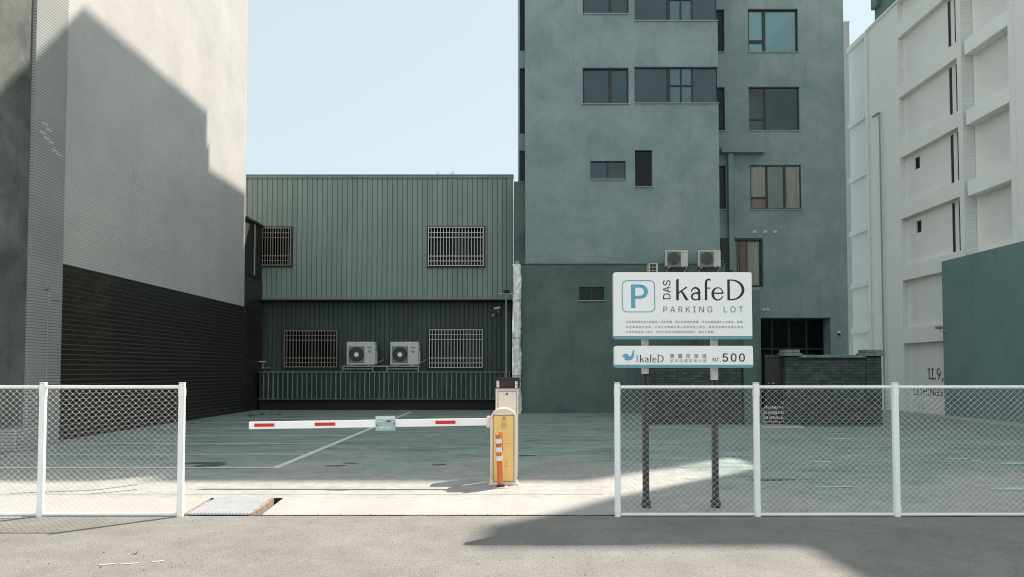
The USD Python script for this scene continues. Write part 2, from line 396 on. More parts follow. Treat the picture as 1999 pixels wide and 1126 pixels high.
# lot: pale concrete near the entrance wearing into dark blue-green asphalt, with sweeping dark smears and dusty streaks
MATS['lot_surface'] = usdkit.material(stage, '/World/Looks/lot_surface', {
    'g': ('geometry', {}), 's': ('separate_xyz', {}),
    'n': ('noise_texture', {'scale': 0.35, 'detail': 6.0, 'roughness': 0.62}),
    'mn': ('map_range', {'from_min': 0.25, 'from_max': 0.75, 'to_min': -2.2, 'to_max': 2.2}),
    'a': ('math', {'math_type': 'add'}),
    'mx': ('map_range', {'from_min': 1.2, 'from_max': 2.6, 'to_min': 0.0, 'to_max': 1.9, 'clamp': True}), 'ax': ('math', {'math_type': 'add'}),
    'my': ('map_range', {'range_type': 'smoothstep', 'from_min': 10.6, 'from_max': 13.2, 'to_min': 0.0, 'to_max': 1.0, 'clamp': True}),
    'nc': ('noise_texture', {'scale': 1.5, 'detail': 6.0, 'roughness': 0.6}),
    'rc': ('rgb_ramp', {'ramp': [(0.0, (0.36, 0.345, 0.315)), (0.4, (0.40, 0.383, 0.35)), (0.6, (0.44, 0.42, 0.385)), (1.0, (0.47, 0.445, 0.41))]}),
    'mp': ('mapping', {'scale': (0.34, 1.0, 1.0), 'rotation': (0, 0, 0.12)}),
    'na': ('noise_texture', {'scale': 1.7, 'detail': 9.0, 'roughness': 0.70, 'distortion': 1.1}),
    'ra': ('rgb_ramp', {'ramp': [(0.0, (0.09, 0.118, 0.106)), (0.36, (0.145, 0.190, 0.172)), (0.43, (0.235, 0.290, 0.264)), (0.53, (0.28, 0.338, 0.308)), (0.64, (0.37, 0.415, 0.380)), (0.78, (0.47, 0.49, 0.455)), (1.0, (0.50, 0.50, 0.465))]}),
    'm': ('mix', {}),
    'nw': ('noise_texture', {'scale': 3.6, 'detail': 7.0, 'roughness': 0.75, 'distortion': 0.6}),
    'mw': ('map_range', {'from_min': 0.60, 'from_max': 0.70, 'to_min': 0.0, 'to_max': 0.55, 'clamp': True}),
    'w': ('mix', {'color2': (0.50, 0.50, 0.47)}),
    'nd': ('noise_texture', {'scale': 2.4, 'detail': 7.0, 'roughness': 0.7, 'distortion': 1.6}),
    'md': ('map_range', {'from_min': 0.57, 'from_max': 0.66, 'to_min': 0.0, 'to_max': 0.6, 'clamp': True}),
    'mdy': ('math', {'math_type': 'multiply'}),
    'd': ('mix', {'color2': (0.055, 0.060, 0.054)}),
    'nf': ('noise_texture', {'scale': 5.0, 'detail': 10.0, 'roughness': 0.78}),
    'mf': ('map_range', {'from_min': 0.3, 'from_max': 0.7, 'to_min': 0.70, 'to_max': 1.26}),
    'cf': ('combine_color', {}), 'x': ('mix', {'mix_type': 'multiply', 'fac': 1.0}),
    'b': ('bump', {'strength': 0.7, 'distance': 0.006}),
    'p': ('principled_bsdf', {'roughness': 0.7, 'specular_ior_level': 0.4})},
    [('g.position', 's.vector'), ('g.position', 'n.vector'), ('n.fac', 'mn.value'), ('s.y', 'a.value1'), ('mn.result', 'a.value2'), ('s.x', 'mx.value'), ('a.value', 'ax.value1'), ('mx.result', 'ax.value2'), ('ax.value', 'my.value'), ('g.position', 'nc.vector'), ('nc.fac', 'rc.fac'),
     ('g.position', 'mp.vector'), ('mp.vector', 'na.vector'), ('na.fac', 'ra.fac'), ('mp.vector', 'nw.vector'), ('nw.fac', 'mw.value'), ('mw.result', 'w.fac'), ('ra.color', 'w.color1'), ('my.result', 'm.fac'), ('rc.color', 'm.color1'), ('w.color', 'm.color2'),
     ('mp.vector', 'nd.vector'), ('nd.fac', 'md.value'), ('md.result', 'mdy.value1'), ('my.result', 'mdy.value2'), ('mdy.value', 'd.fac'), ('m.color', 'd.color1'), ('g.position', 'nf.vector'), ('nf.fac', 'mf.value'),
     ('mf.result', 'cf.r'), ('mf.result', 'cf.g'), ('mf.result', 'cf.b'), ('d.color', 'x.color1'), ('cf.color', 'x.color2'), ('x.color', 'p.base_color'), ('nf.fac', 'b.height'), ('b.normal', 'p.normal')], surface='p.BSDF')

# ------------------------------------------------------------------ lettering
_fonts = {}


def font(kind):
    from PIL import ImageFont
    if kind not in _fonts:
        pat = {'cjk': 'Noto Sans CJK*', 'latin': 'Inter.woff2'}[kind]
        _fonts[kind] = ImageFont.truetype(glob.glob('/opt/blender-*/*/datafiles/fonts/' + pat)[0], 96)
    return _fonts[kind]


def glyph(ch, kind='latin', bold=0):
    """Outline of one character, capitals 1 tall; and how far it advances."""
    from PIL import Image, ImageDraw
    f = font(kind)
    im = Image.new('L', (180, 180))
    ImageDraw.Draw(im).text((30, 130), ch, 255, f, anchor='ls', stroke_width=bold)
    on = np.pad(np.asarray(im) > 127, ((0, 0), (1, 1))).astype(np.int8)
    r, s = np.nonzero(np.diff(on, axis=1) == 1)
    e = np.nonzero(np.diff(on, axis=1) == -1)[1]
    if not len(r):
        return None, f.getlength(ch) / 70
    g = unary_union([sbox(a, -k - 1, b, -k) for a, b, k in zip(s, e, r)])
    g = g.buffer(0.6).buffer(-0.6).simplify(0.7 if kind == 'latin' else 1.2)
    return affinity.affine_transform(g, [1 / 70, 0, 0, 1 / 70, -30 / 70, 130 / 70]), f.getlength(ch) / 70


def words(text, height, width=None, kind='latin', bold=0, gap=0.0):
    """Lettering as a shape from the origin; spread over the width by widening the gaps."""
    gs = [glyph(c, kind, bold) for c in text]
    total = sum(a for _, a in gs) * height
    if width is not None:
        gap = (width - total) / max(1, len(text) - 1)
    x, out = 0.0, []
    for g, a in gs:
        if g is not None:
            out.append(affinity.translate(affinity.scale(g, height, height, origin=(0, 0)), x, 0))
        x += a * height + gap
    return unary_union(out)


def ell(cx, cy, rx, ry):
    return affinity.scale(Point(cx, cy).buffer(1, 24), rx, ry, origin=(cx, cy))


def kafed():
    """The flared word on the boards: drawn in units where capitals are 40 tall, baseline 0, starting at x = 0."""
    P = []
    P.append(Polygon([(0, 0), (4.4, 0), (4.4, 41), (3.2, 41.5), (0.2, 39.5)]))                 # k
    P.append(LineString([(4, 13.5), (20.5, 25.5)]).buffer(0.95, cap_style=2))
    P.append(Polygon([(8.2, 18.2), (11.0, 19.2), (23.4, 0), (18.2, 0)]))
    st = Polygon([(43.0, 0), (46.6, 0), (46.2, 17), (43.0, 17)])                             # a
    arch = ell(37.6, 16.0, 8.9, 9.2).difference(ell(36.6, 15.2, 6.6, 7.4)).intersection(sbox(28, 16.5, 47, 27))
    bowl = ell(37.0, 6.9, 8.2, 7.4).difference(ell(38.2, 6.9, 6.6, 5.6)).intersection(sbox(28, -1, 45, 13.4))
    bar = LineString([(36, 13.6), (44, 15.0)]).buffer(0.9, cap_style=2)
    P += [st, arch, bowl, bar]
    P.append(Polygon([(56.2, 0), (59.8, 0), (59.8, 34), (56.2, 34)]))                            # f
    P.append(ell(63.2, 33.5, 7.0, 8.0).difference(ell(63.8, 32.6, 4.2, 6.6)).intersection(sbox(55, 33.5, 66.8, 43)))
    P.append(sbox(59.5, 22.6, 66.3, 24.2))
    e = ell(80.4, 12.0, 11.4, 12.8).difference(ell(81.6, 12.2, 8.6, 11.2))                       # e
    e = e.difference(Polygon([(82, 12.6), (95, 12.6), (95, 3.5)]))
    P += [e, sbox(71.5, 12.4, 91.2, 14.4)]
    P.append(sbox(100.0, 0, 104.2, 40))                                                      # D
    d = unary_union([ell(108, 20, 24.6, 20), sbox(100, 0, 108, 40)]).difference(unary_union([ell(107, 20, 20.8, 18.3), sbox(96, 1.7, 107, 38.3)])).intersection(sbox(100, 0, 134, 40))
    P.append(d)
    return unary_union([p.buffer(0) for p in P])


# ------------------------------------------------------------------ the setting
LX = -9.6                                   # face of the tiled building on the left
GY = 28.3                                   # front of the green metal building
TY, WY, AY = 26.3, 28.3, 25.8               # fronts of the tower, its set-back wing and its annex
RX = 14.2                                   # face of the white building on the right
ROADZ = -0.05
TOE, LIP = 7.96, 8.73                       # foot and top of the sloped kerb
APR = 1.25                                  # right end of the kerb

add('ground', bx(-220, 220, -120, 320, -0.6, -0.32), 'far_ground', kind='structure')
add('road', sheet(sbox(-70, -60, 70, TOE), ROADZ), 'road_asphalt', kind='structure')

N0, N1 = -3.53, -2.68                       # the cut in the kerb under the ramp plate
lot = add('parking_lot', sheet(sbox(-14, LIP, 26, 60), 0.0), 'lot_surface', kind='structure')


def wedge(x0, x1):
    pr = Polygon([(TOE, ROADZ), (LIP, 0.0), (LIP, -0.3), (TOE, -0.3)])
    m = trimesh.creation.extrude_polygon(pr, x1 - x0, engine='earcut')
    q = m.vertices.copy()
    m.vertices = np.c_[q[:, 2] + x0, q[:, 0], q[:, 1]]
    return m


kx = [-14.0, -11.5, -9.2, -6.9, -5.2, N0]
kerb = path_of('kerb', '/World')
UsdGeom.Xform.Define(stage, kerb)
tag(stage.GetPrimAtPath(kerb), kind='structure')
for a, b in zip(kx[:-1], kx[1:]):
    add('kerb_stone', wedge(a + 0.0004, b - 0.0004), 'concrete', kerb)
rx_ = [N1, -1.35, 0.0, APR]
for a, b in zip(rx_[:-1], rx_[1:]):
    add('kerb_stone', wedge(a + 0.0004, b - 0.0004), 'concrete', kerb)
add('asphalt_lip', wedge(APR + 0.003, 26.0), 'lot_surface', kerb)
add('gutter_bed', [bx(N0, N1, TOE - 0.02, LIP, -0.3, -0.16), bx(N0, N1, LIP, LIP + 0.02, -0.3, -0.004)], 'soil_dark', kerb)

# painted bay lines
BX = -3.62
Z1 = 0.004
add('painted_line', sheet(sbox(BX - 0.06, 11.34, BX + 0.06, 26.5), Z1), 'line_paint', lot)
for yy in (11.40, 13.22, 15.05, 17.05, 19.0, 21.0, 23.0):
    add('painted_line', sheet(sbox(-9.0, yy - 0.045, BX - 0.064, yy + 0.045), Z1), 'line_paint', lot)
# joints and repaired cracks in the slab
for pts, w in (([(-6.2, 8.98), (-3.0, 8.99), (-0.6, 8.97), (1.1, 8.98)], 0.006), ([(-6.1, 9.05), (-5.2, 9.3), (-4.9, 9.75)], 0.02), ([(-5.1, 9.0), (-4.7, 9.35)], 0.014)):
    add('slab_joint', sheet(LineString(pts).buffer(w, cap_style=2), Z1), 'joint_dark', lot)
# tar repairs and tyre marks
def blot(cx, cy, sx_, sy_, a, seed):
    t = np.linspace(0, 2 * np.pi, 48, endpoint=False)
    r = 1 + 0.9 * (meshkit.fbm(np.c_[np.cos(t) * 2.2 + cx, np.sin(t) * 2.2 + cy, t * 0], 4, seed) - 0.5)
    q = np.c_[np.cos(t) * sx_ * r, np.sin(t) * sy_ * r]
    R_ = np.array([[math.cos(a), -math.sin(a)], [math.sin(a), math.cos(a)]])
    return Polygon(q @ R_.T + (cx, cy)).buffer(0)


for i, (cx, cy, sx_, sy_, a) in enumerate(((-5.05, 11.95, 0.42, 0.09, 0.25), (-4.75, 11.72, 0.22, 0.16, 0.9), (-2.75, 11.62, 0.16, 0.05, 0.1), (-2.6, 11.95, 0.14, 0.04, -0.2), (-1.15, 11.75, 0.12, 0.04, 0.2), (0.25, 13.0, 0.2, 0.05, 0.1), (3.55, 10.15, 0.35, 0.07, 0.05))):
    add('tar_patch', sheet(blot(cx, cy, sx_, sy_, a, 4 + i), Z1 + 0.004), 'tar_patch', lot)
for i, (px, py_, sx_, sy_) in enumerate(((1350, 934, .10, .05), (1325, 896, .16, .04), (1345, 911, .14, .03), (1605, 902, .16, .06), (1490, 886, .22, .05), (1660, 891, .24, .05), (1870, 896, .2, .06), (1985, 955, .3, .09), (1640, 857, .35, .10), (1990, 905, .3, .10), (1905, 900, .07, .05), (1630, 951, .3, .05))):
    p_ = at(px, py_, Z=0)
    add('pale_scuff', sheet(blot(p_[0], p_[1], sx_, sy_, .1, 40 + i), Z1 + .004), 'scuff_pale', lot)

# dirt along the kerb foot, with the fence rail shadow painted into it
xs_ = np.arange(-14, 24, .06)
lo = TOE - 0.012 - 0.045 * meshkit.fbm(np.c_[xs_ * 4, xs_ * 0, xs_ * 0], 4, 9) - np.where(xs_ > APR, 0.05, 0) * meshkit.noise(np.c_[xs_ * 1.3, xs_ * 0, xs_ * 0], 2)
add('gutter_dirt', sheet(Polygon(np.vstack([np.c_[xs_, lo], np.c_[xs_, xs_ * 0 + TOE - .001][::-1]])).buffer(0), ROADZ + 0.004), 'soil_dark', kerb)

# ------------------------------------------------------------------ tiled building on the left
tb = thing('tiled_building', 'tall pale tiled building on the left with a dark tiled base', 'building', (0, 0, 0))
PY_, CY_ = 14.62, 15.66                      # where the pier starts and ends
LEND = 26.45
BH = 15.2
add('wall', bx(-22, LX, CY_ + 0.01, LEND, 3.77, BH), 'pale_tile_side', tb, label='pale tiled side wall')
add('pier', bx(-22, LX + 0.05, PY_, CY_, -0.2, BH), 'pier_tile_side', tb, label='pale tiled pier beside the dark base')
add('rendered_wall', bx(-22, LX - 0.02, 9.0, PY_ - 0.02, -0.2, BH), 'rough_dark_render', tb, label='rough dark rendered wall at the far left')
add('base_wall', bx(-22, LX - 0.03, CY_ + 0.01, LEND - 0.01, -0.2, 3.75), 'pale_grout', tb)
RH, TL = 0.108, 0.245
tiles = []
for k in range(35):
    z0 = 0.0 + k * RH
    off = (k % 2) * TL / 2
    y = CY_ + 0.02 - off
    while y < LEND - 0.02:
        a, b = max(y, CY_ + 0.02), min(y + TL - 0.003, LEND - 0.02)
        if b - a > 0.03:
            tiles.append((a, b, z0 + 0.009, min(z0 + RH - 0.009, 3.765)))
        y += TL
tiles.sort()
rest = []
for i, (a, b, z0, z1) in enumerate(tiles):
    j = rng.uniform(0, 0.004)
    t = bx(LX - 0.03, LX - 0.004 + j, a, b, z0, z1)
    if i < 300:
        add('tile', t, 'dark_tile', tb)
    else:
        rest.append(t)
add('tile_field', rest, 'dark_tile', tb, kind='stuff')
# conduit and boxes on the pier
add('conduit', [cyl((LX + 0.06, 15.17, 0.9), (LX + 0.06, 15.17, 3.2), 0.012, 8)], 'pier_tile_side', tb)
add('meter_box', rb(LX + 0.05, LX + 0.09, 15.05, 15.2, 3.15, 3.30, 0.006), 'blind_grey', tb)
add('meter_box', rb(LX + 0.05, LX + 0.08, 15.35, 15.5, 2.95, 3.12, 0.006), 'blind_grey', tb)

# paler repair tiles low on the pier
for (py_, pz) in ((14.85, 6.5), (14.98, 6.42), (14.78, 6.30), (14.92, 6.22), (15.2, 6.05), (15.05, 6.18), (15.35, 6.0)):
    add('repair_tile', bx(LX + 0.05, LX + 0.054, py_, py_ + 0.2, pz, pz + 0.055), 'pale_tile_side', tb)

# concrete block at the foot of the dark wall
add('concrete_block', rb(-9.55, -9.1, 13.6, 14.3, 0.0, 0.42, 0.03), 'pier_tile_side', label='low grey concrete block at the foot of the rough dark wall', cat='block')

# low dark wing behind the tiled building
lw = thing('low_wing', 'low dark tiled wing between the tall tiled building and the green metal building', 'building')
add('wall', bx(-13, LX + 0.02, LEND + 0.01, GY - 0.02, -0.2, 4.9), 'dark_tile', lw)
for k in range(42):
    add('tile_course', bx(LX + 0.02, LX + 0.036, LEND + 0.02, GY - 0.03, 0.03 + k * 0.115, 0.03 + k * 0.115 + 0.104), 'dark_tile', lw)
add('upper_wall', bx(-13, LX, LEND + 0.01, GY - 0.02, 4.93, 6.95), 'room_dark', lw)
add('roof_edge', bx(-13, LX + 0.08, LEND + 0.01, GY - 0.02, 6.96, 7.04), 'dark_metal', lw)
add('downpipe', cyl((LX + 0.05, 27.3, 5.0), (LX + 0.05, 27.3, 6.9), 0.03, 10), 'pipe_grey', lw)

# ------------------------------------------------------------------ green metal building
gb = thing('metal_building', 'two storey green corrugated metal building at the back of the lot', 'building')
GX0, GX1 = -10.6, at(1002, 400, Y=GY)[0]
GZ1 = at(700, 341, Y=GY)[2]
GZM = at(700, 585, Y=GY)[2]
LY = GY + 0.62                              # the lower storey stands back
SKY_, SKZ1, SKZ0 = 27.75, at(700, 727, Y=27.75)[2], at(700, 778, Y=27.75)[2]


def opening(x0p, x1p, y0p, y1p, Y):
    a, b = at(x0p, y0p, Y=Y), at(x1p, y1p, Y=Y)
    return a[0], b[0], b[2], a[2]


gw = [opening(519, 570, 445, 519, GY), opening(837, 945, 444, 520, GY)]
gl = [opening(557, 660, 645, 717, LY), opening(839, 943, 643, 718, LY)]
gw[0] = (gw[0][0] - 0.55, gw[0][1], gw[0][2], gw[0][3])
body = mb(GX0, GX1, GY + 0.02, 40, GZM, GZ1 - 0.05)
for a, b, c, d in gw:
    body -= mb(a, b, GY - 1, GY + 1.2, c, d)
add('backing_wall', body, 'green_backing', gb)
body = mb(GX0 + 0.01, GX1 - 0.02, LY + 0.02, 39.9, -0.2, GZM - 0.002)
for a, b, c, d in gl:
    body -= mb(a, b, LY - 1, LY + 1.2, c, d)
add('backing_wall', body, 'green_backing', gb)


def panels(x0, x1, z0, z1, Y, pitch_, holes, m, gapw=0.014, depth=0.024):
    x = x0
    while x < x1 - 0.02:
        a, b = x, min(x + pitch_ - gapw, x1)
        spans = [(z0, z1)]
        cuts = []
        pieces = [sbox(a, z0, b, z1)]
        for h in holes:
            if h[0] < b and h[1] > a:
                pieces = [p.difference(sbox(h[0] - 0.03, h[2] - 0.03, h[1] + 0.03, h[3] + 0.03)) for p in pieces]
        for p in pieces:
            for g in getattr(p, 'geoms', [p]):
                if g.is_empty or g.area < 0.002:
                    continue
                c = g.bounds
                if abs(g.area - (c[2] - c[0]) * (c[3] - c[1])) < 1e-6:
                    q = rb(c[0], c[2], Y - depth + rng.uniform(-.002, .002), Y + 0.012, c[1], c[3], 0.007)
                else:
                    q = face(g, depth, Y + 0.01)
                add('wall_panel', q, m, gb)
        x += pitch_


panels(GX0 + 0.02, GX1 - 0.26, GZM + 0.09, GZ1 - 0.06, GY, 0.193, gw, 'green_sheet')
add('corner_trim', rb(GX1 - 0.245, GX1 + 0.012, GY - 0.05, GY + 0.3, GZM + 0.09, GZ1 - 0.06, 0.01), 'green_sheet', gb)
add('roof_edge', [rb(GX0, GX1 + 0.03, GY - 0.09, GY + 0.5, GZ1 - 0.055, GZ1 + 0.0, 0.012), bx(GX0, GX1 + 0.02, GY - 0.07, GY - 0.045, GZ1 - 0.13, GZ1 - 0.056)], 'green_sheet', gb)
add('flashing', [rb(GX0, GX1 + 0.02, GY - 0.08, GY + 0.1, GZM, GZM + 0.085, 0.012)], 'green_sheet', gb)
add('soffit', bx(GX0, GX1 - 0.01, GY + 0.02, LY + 0.01, GZM - 0.03, GZM - 0.004), 'green_backing', gb)
panels(GX0 + 0.5, GX1 - 0.08, SKZ1 - 0.3, GZM - 0.04, LY, 0.183, gl, 'green_sheet_shaded')
# the corrugated skirt under the units
add('skirt_ledge', rb(LX + 0.1, GX1 - 0.1, SKY_ - 0.06, LY + 0.01, SKZ1, SKZ1 + 0.03, 0.008), 'skirt_rib', gb)
add('skirt_rail', rb(LX + 0.1, GX1 - 0.1, SKY_ - 0.05, SKY_ + 0.05, SKZ0 - 0.03, SKZ0, 0.006), 'skirt_rib', gb)
add('plinth', bx(LX + 0.1, GX1 - 0.1, SKY_ + 0.12, LY + 0.01, -0.2, SKZ1 - 0.002), 'black_paint', gb)  # solid black, painting in the dark void below the skirt
x = LX + 0.12
while x < GX1 - 0.2:
    add('skirt_panel', rb(x, x + 0.165, SKY_, SKY_ + 0.03, SKZ0 + 0.002, SKZ1 - 0.004, 0.006), 'skirt_sheet', gb)
    add('skirt_rib', rb(x + 0.16, x + 0.198, SKY_ - 0.045, SKY_ + 0.02, SKZ0 + 0.004, SKZ1 - 0.006, 0.008), 'skirt_rib', gb)
    x += 0.1805

# barred windows
def barred(o, Y, m, nv):
    a, b, c, d = o
    fr = sbox(a - 0.05, c - 0.05, b + 0.05, d + 0.05).difference(sbox(a + 0.02, c + 0.02, b - 0.02, d - 0.02))
    w = add('window', face(fr, 0.16, Y + 0.10), 'dark_metal', gb)
    add('pane', bx(a, b, Y + 0.16, Y + 0.17, c, d), 'window_glass_dark', w)
    add('mullion', bx((a + b) / 2 - 0.03, (a + b) / 2 + 0.03, Y + 0.12, Y + 0.155, c, d), 'dark_metal', w)
    add('room_wall', bx(a - 0.05, b + 0.05, Y + 0.9, Y + 0.95, c - 0.05, d + 0.05), 'room_dark', w)
    yb = Y - 0.10
    h = d - c
    rim_ = sbox(a, c, b, d).difference(sbox(a + 0.035, c + 0.035, b - 0.035, d - 0.035))
    add('grille_frame', face(rim_, 0.03, yb + 0.015), m, w)
    for i in range(1, nv):
        x_ = a + (b - a) * i / nv
        add('grille_bar', bx(x_ - 0.012, x_ + 0.012, yb - 0.022, yb + 0.0, c + 0.02, d - 0.02), m, w)
    for t in (0.13, 0.255, 0.735, 0.86):
        add('grille_bar', bx(a + 0.02, b - 0.02, yb - 0.003, yb + 0.02, c + h * t - 0.013, c + h * t + 0.013), m, w)


barred(gw[0], GY - 0.03, 'grille_paint_dull', 16)
barred(gw[1], GY - 0.03, 'grille_paint', 18)
barred(gl[0], LY - 0.03, 'grille_paint_dull', 17)
barred(gl[1], LY - 0.03, 'grille_paint', 17)

# ------------------------------------------------------------------ tower with wing and annex
tw = thing('apartment_tower', 'tall grey-green rendered apartment tower behind the parking sign', 'building')
TX0, TX1 = at(1026, 300, Y=TY)[0], at(1404, 300, Y=TY)[0]
WX1 = at(1651, 300, Y=WY)[0]
TH, WH = 26.58, 31.0

tower_holes = {'a': opening(1138, 1228, 132, 202, TY), 'b': opening(1239, 1399, 130, 200.5, TY), 'c': opening(1138, 1228, -46, 26, TY), 'd': opening(1239, 1399, -46, 39.5, TY),
               'e': opening(1153, 1222, 314, 349, TY), 'f': opening(1240, 1274, 293, 364, TY)}
for k in 'bd':
    h = tower_holes[k]
    tower_holes[k] = (h[0], TX1 + 0.5, h[2], h[3])      # these reach round the corner
body = mb(TX0, TX1, TY, 33.0, -0.2, TH)
for h in tower_holes.values():
    body -= mb(h[0], h[1], TY - 1, TY + 1.1, h[2], h[3])
add('front_wall', body, 'teal_render', tw)
add('rear_block', bx(TX0 + 0.02, TX1, 33.01, 36.4, -0.2, 24.85), 'teal_render', tw)

rf = trimesh.creation.extrude_polygon(Polygon([(TX0, TH + 0.01), (TX1, TH + 0.01), (TX1, TH + 0.01 + 0.58 * (TX1 - TX0))]), 3.0, engine='earcut')
q = rf.vertices.copy()
rf.vertices = np.c_[q[:, 0], TY + 3.0 - q[:, 2], q[:, 1]]
add('pitched_roof', rf, 'teal_render', tw)  # unseen wedge added to slant the tower shadow on the tiled wall

# windows: frame with panes, anything hung behind the panes, and a stone sill
def framed(o, Y, panes, depth=0.09, bar=0.055, sill=True, glassm='window_glass', parent=None, framem='window_frame_black', thick=0.05):
    """panes: (left, right, bottom, top, what hangs behind) as fractions of the opening."""
    a, b, c, d = o
    W, H = b - a, d - c
    fr = sbox(a + 0.002, c + 0.002, b - 0.002, d - 0.002)
    for l, r, bo, to, _ in panes:
        fr = fr.difference(sbox(a + W * l + bar * 0.55, c + H * bo + bar * 0.55, a + W * r - bar * 0.55, c + H * to - bar * 0.55))
    w = add('window', face(fr, thick, Y + depth + thick), framem, parent)
    for l, r, bo, to, back in panes:
        q = (a + W * l + bar * 0.4, a + W * r - bar * 0.4, c + H * bo + bar * 0.4, c + H * to - bar * 0.4)
        yg = Y + depth + thick * 0.5
        add('pane', bx(q[0], q[1], yg, yg + 0.008, q[2], q[3]), glassm, w)
        if back and back.startswith('blind'):
            add('blind', bx(q[0] - .01, q[1] + .01, yg + 0.025, yg + 0.03, q[2] - .01, q[3] + .01), back, w)
        elif back and back.startswith('curtain'):
            n = 40
            xs = np.linspace(q[0], q[1], n)
            ys = yg + 0.06 + 0.03 * np.sin(np.linspace(0, (q[1] - q[0]) * 42, n)) + 0.012 * np.sin(np.linspace(0, 17, n))
            v = np.vstack([np.c_[xs, ys, np.full(n, q[2])], np.c_[xs, ys, np.full(n, q[3])]])
            f = [(i, i + 1, n + i) for i in range(n - 1)] + [(i + 1, n + i + 1, n + i) for i in range(n - 1)]
            add('curtain', trimesh.Trimesh(v, f, process=False), back, w, smooth=True)
    if sill:
        add('sill', rb(a - 0.03, b + 0.03, Y - 0.04, Y + 0.08, c - 0.035, c + 0.001, 0.006), 'sill_stone', w)
    return w


framed(tower_holes['a'], TY, [(0, .6, 0, 1, 'blind_blue'), (.6, 1, 0, 1, 'blind_blue')], bar=0.10, parent=tw)
framed(tower_holes['c'], TY, [(0, .6, 0, 1, 'blind_blue'), (.6, 1, 0, 1, None)], bar=0.10, parent=tw)
for k in 'bd':
    h = tower_holes[k]
    h = (h[0], TX1 - 0.01, h[2], h[3])
    w = framed(h, TY, [(0, .40, 0, 1, 'blind_blue'), (.425, .565, 0, .5, 'blind_grey'), (.425, .565, .5, 1, 'blind_grey'), (.565, .70, 0, .5, 'blind_grey'), (.565, .70, .5, 1, 'blind_grey'), (.70, 1, 0, 1, 'blind_blue')], bar=0.05, parent=tw)
    add('side_pane', bx(TX1 - 0.03, TX1 - 0.022, TY + 0.16, TY + 1.05, h[2], h[3]), 'window_glass', w)
framed(tower_holes['e'], TY, [(0, .5, 0, 1, 'blind_blue'), (.5, 1, 0, 1, None)], bar=0.05, parent=tw)
framed(tower_holes['f'], TY, [(0, 1, 0, 1, None)], bar=0.03, parent=tw, glassm='window_glass_dark')
pl = at(1204, 317, Y=TY + 0.35)
add('room_lamp', bx(pl[0] - .05, pl[0] + .05, TY + 0.34, TY + 0.40, pl[2] - 0.02, pl[2] + 0.02), 'steel_white', tw)

# stair strip at the left edge with tall openings, set back
SX0 = at(1014, 300, Y=27.1)[0]
strip_holes = [opening(1015.5, 1026, -90, 99, 27.1), opening(1015, 1026, 133, 261, 27.1), opening(1014.5, 1026, 294, 353, 27.1)]
body = mb(SX0, TX0 - 0.004, 27.1, 33, 8.0, TH - 1.4)
for h in strip_holes:
    body -= mb(h[0], h[1] + 0.2, 26, 28.1, h[2], h[3])
add('stair_wall', body, 'teal_render', tw)
for h in strip_holes:
    w = add('stair_window', face(sbox(h[0], h[2], TX0 - 0.006, h[3]).difference(sbox(h[0] + .03, h[2] + .03, TX0 - .02, h[3] - .03)), 0.05, 27.22), 'window_frame_black', tw)
    add('pane', bx(h[0] + .01, TX0 - .01, 27.19, 27.2, h[2], h[3]), 'window_glass_dark', w)
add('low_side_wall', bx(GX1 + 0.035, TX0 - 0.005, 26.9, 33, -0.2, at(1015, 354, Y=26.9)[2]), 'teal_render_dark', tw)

# set-back wing
wing_holes = {'a': opening(1460.5, 1559, 17, 101, WY), 'b': opening(1462, 1562, 169, 254, WY), 'c': opening(1464.5, 1565, 322, 408, WY), 'd': opening(1421, 1485, 470, 557, WY),
              'e': opening(1395, 1415, 18, 101, WY), 'f': opening(1395, 1416, 170, 255, WY), 'g': opening(1395, 1418, 323, 408, WY), 'h': opening(1484, 1626, 620, 900, WY)}
h = wing_holes['h']
wing_holes['h'] = (h[0], h[1], 0.0, h[3])
body = mb(TX1 + 0.004, WX1, WY, 30.6, -0.2, WH)
for k, h in wing_holes.items():
    body -= mb(h[0], h[1], WY - 1, WY + (2.2 if k == 'h' else 1.0), h[2], h[3])
add('wing_wall', body, 'teal_render', tw)
add('wing_rear', bx(TX1 + 0.004, 10.6, 30.61, 35, -0.2, WH - 0.02), 'teal_render', tw)
framed(wing_holes['a'], WY, [(0, .33, 0, .26, 'blind_pale'), (0, .33, .26, 1, 'blind_pale'), (.33, 1, 0, 1, 'blind_pale')], bar=0.11, parent=tw)
framed(wing_holes['b'], WY, [(0, .33, 0, .26, None), (0, .33, .26, 1, None), (.33, 1, 0, 1, 'blind_blue')], bar=0.07, parent=tw)
framed(wing_holes['c'], WY, [(0, .33, 0, .26, 'curtain_brown'), (0, .33, .26, 1, 'curtain_cream'), (.33, .68, 0, 1, 'blind_grey'), (.68, 1, 0, 1, 'curtain_cream')], bar=0.07, parent=tw, depth=0.03, glassm='window_glass_clear')
a, b, c, d = wing_holes['c']
add('curtain', bx(a + (b - a) * .36, a + (b - a) * .70, WY + 0.10, WY + 0.11, c + 0.06, c + 0.62), 'curtain_brown', tw)
framed(wing_holes['d'], WY, [(0, .30, 0, 1, 'curtain_cream'), (.30, .36, 0, 1, 'curtain_cream'), (.36, .60, 0, 1, 'curtain_maroon'), (.60, 1, 0, 1, 'curtain_cream')], bar=0.02, parent=tw, thick=0.04, depth=0.0, glassm='window_glass_clear')
a, b, c, d = wing_holes['d']
add('window_surround', face(sbox(a - 0.28, c - 0.08, b + 0.07, d + 0.09).difference(sbox(a, c, b, d)), 0.10, WY - 0.004), 'window_frame_black', tw)
for k in 'efg':
    framed(wing_holes[k], WY, [(0, 1, 0, .3, None), (0, 1, .3, 1, None)], bar=0.06, parent=tw, glassm='window_glass_dark')
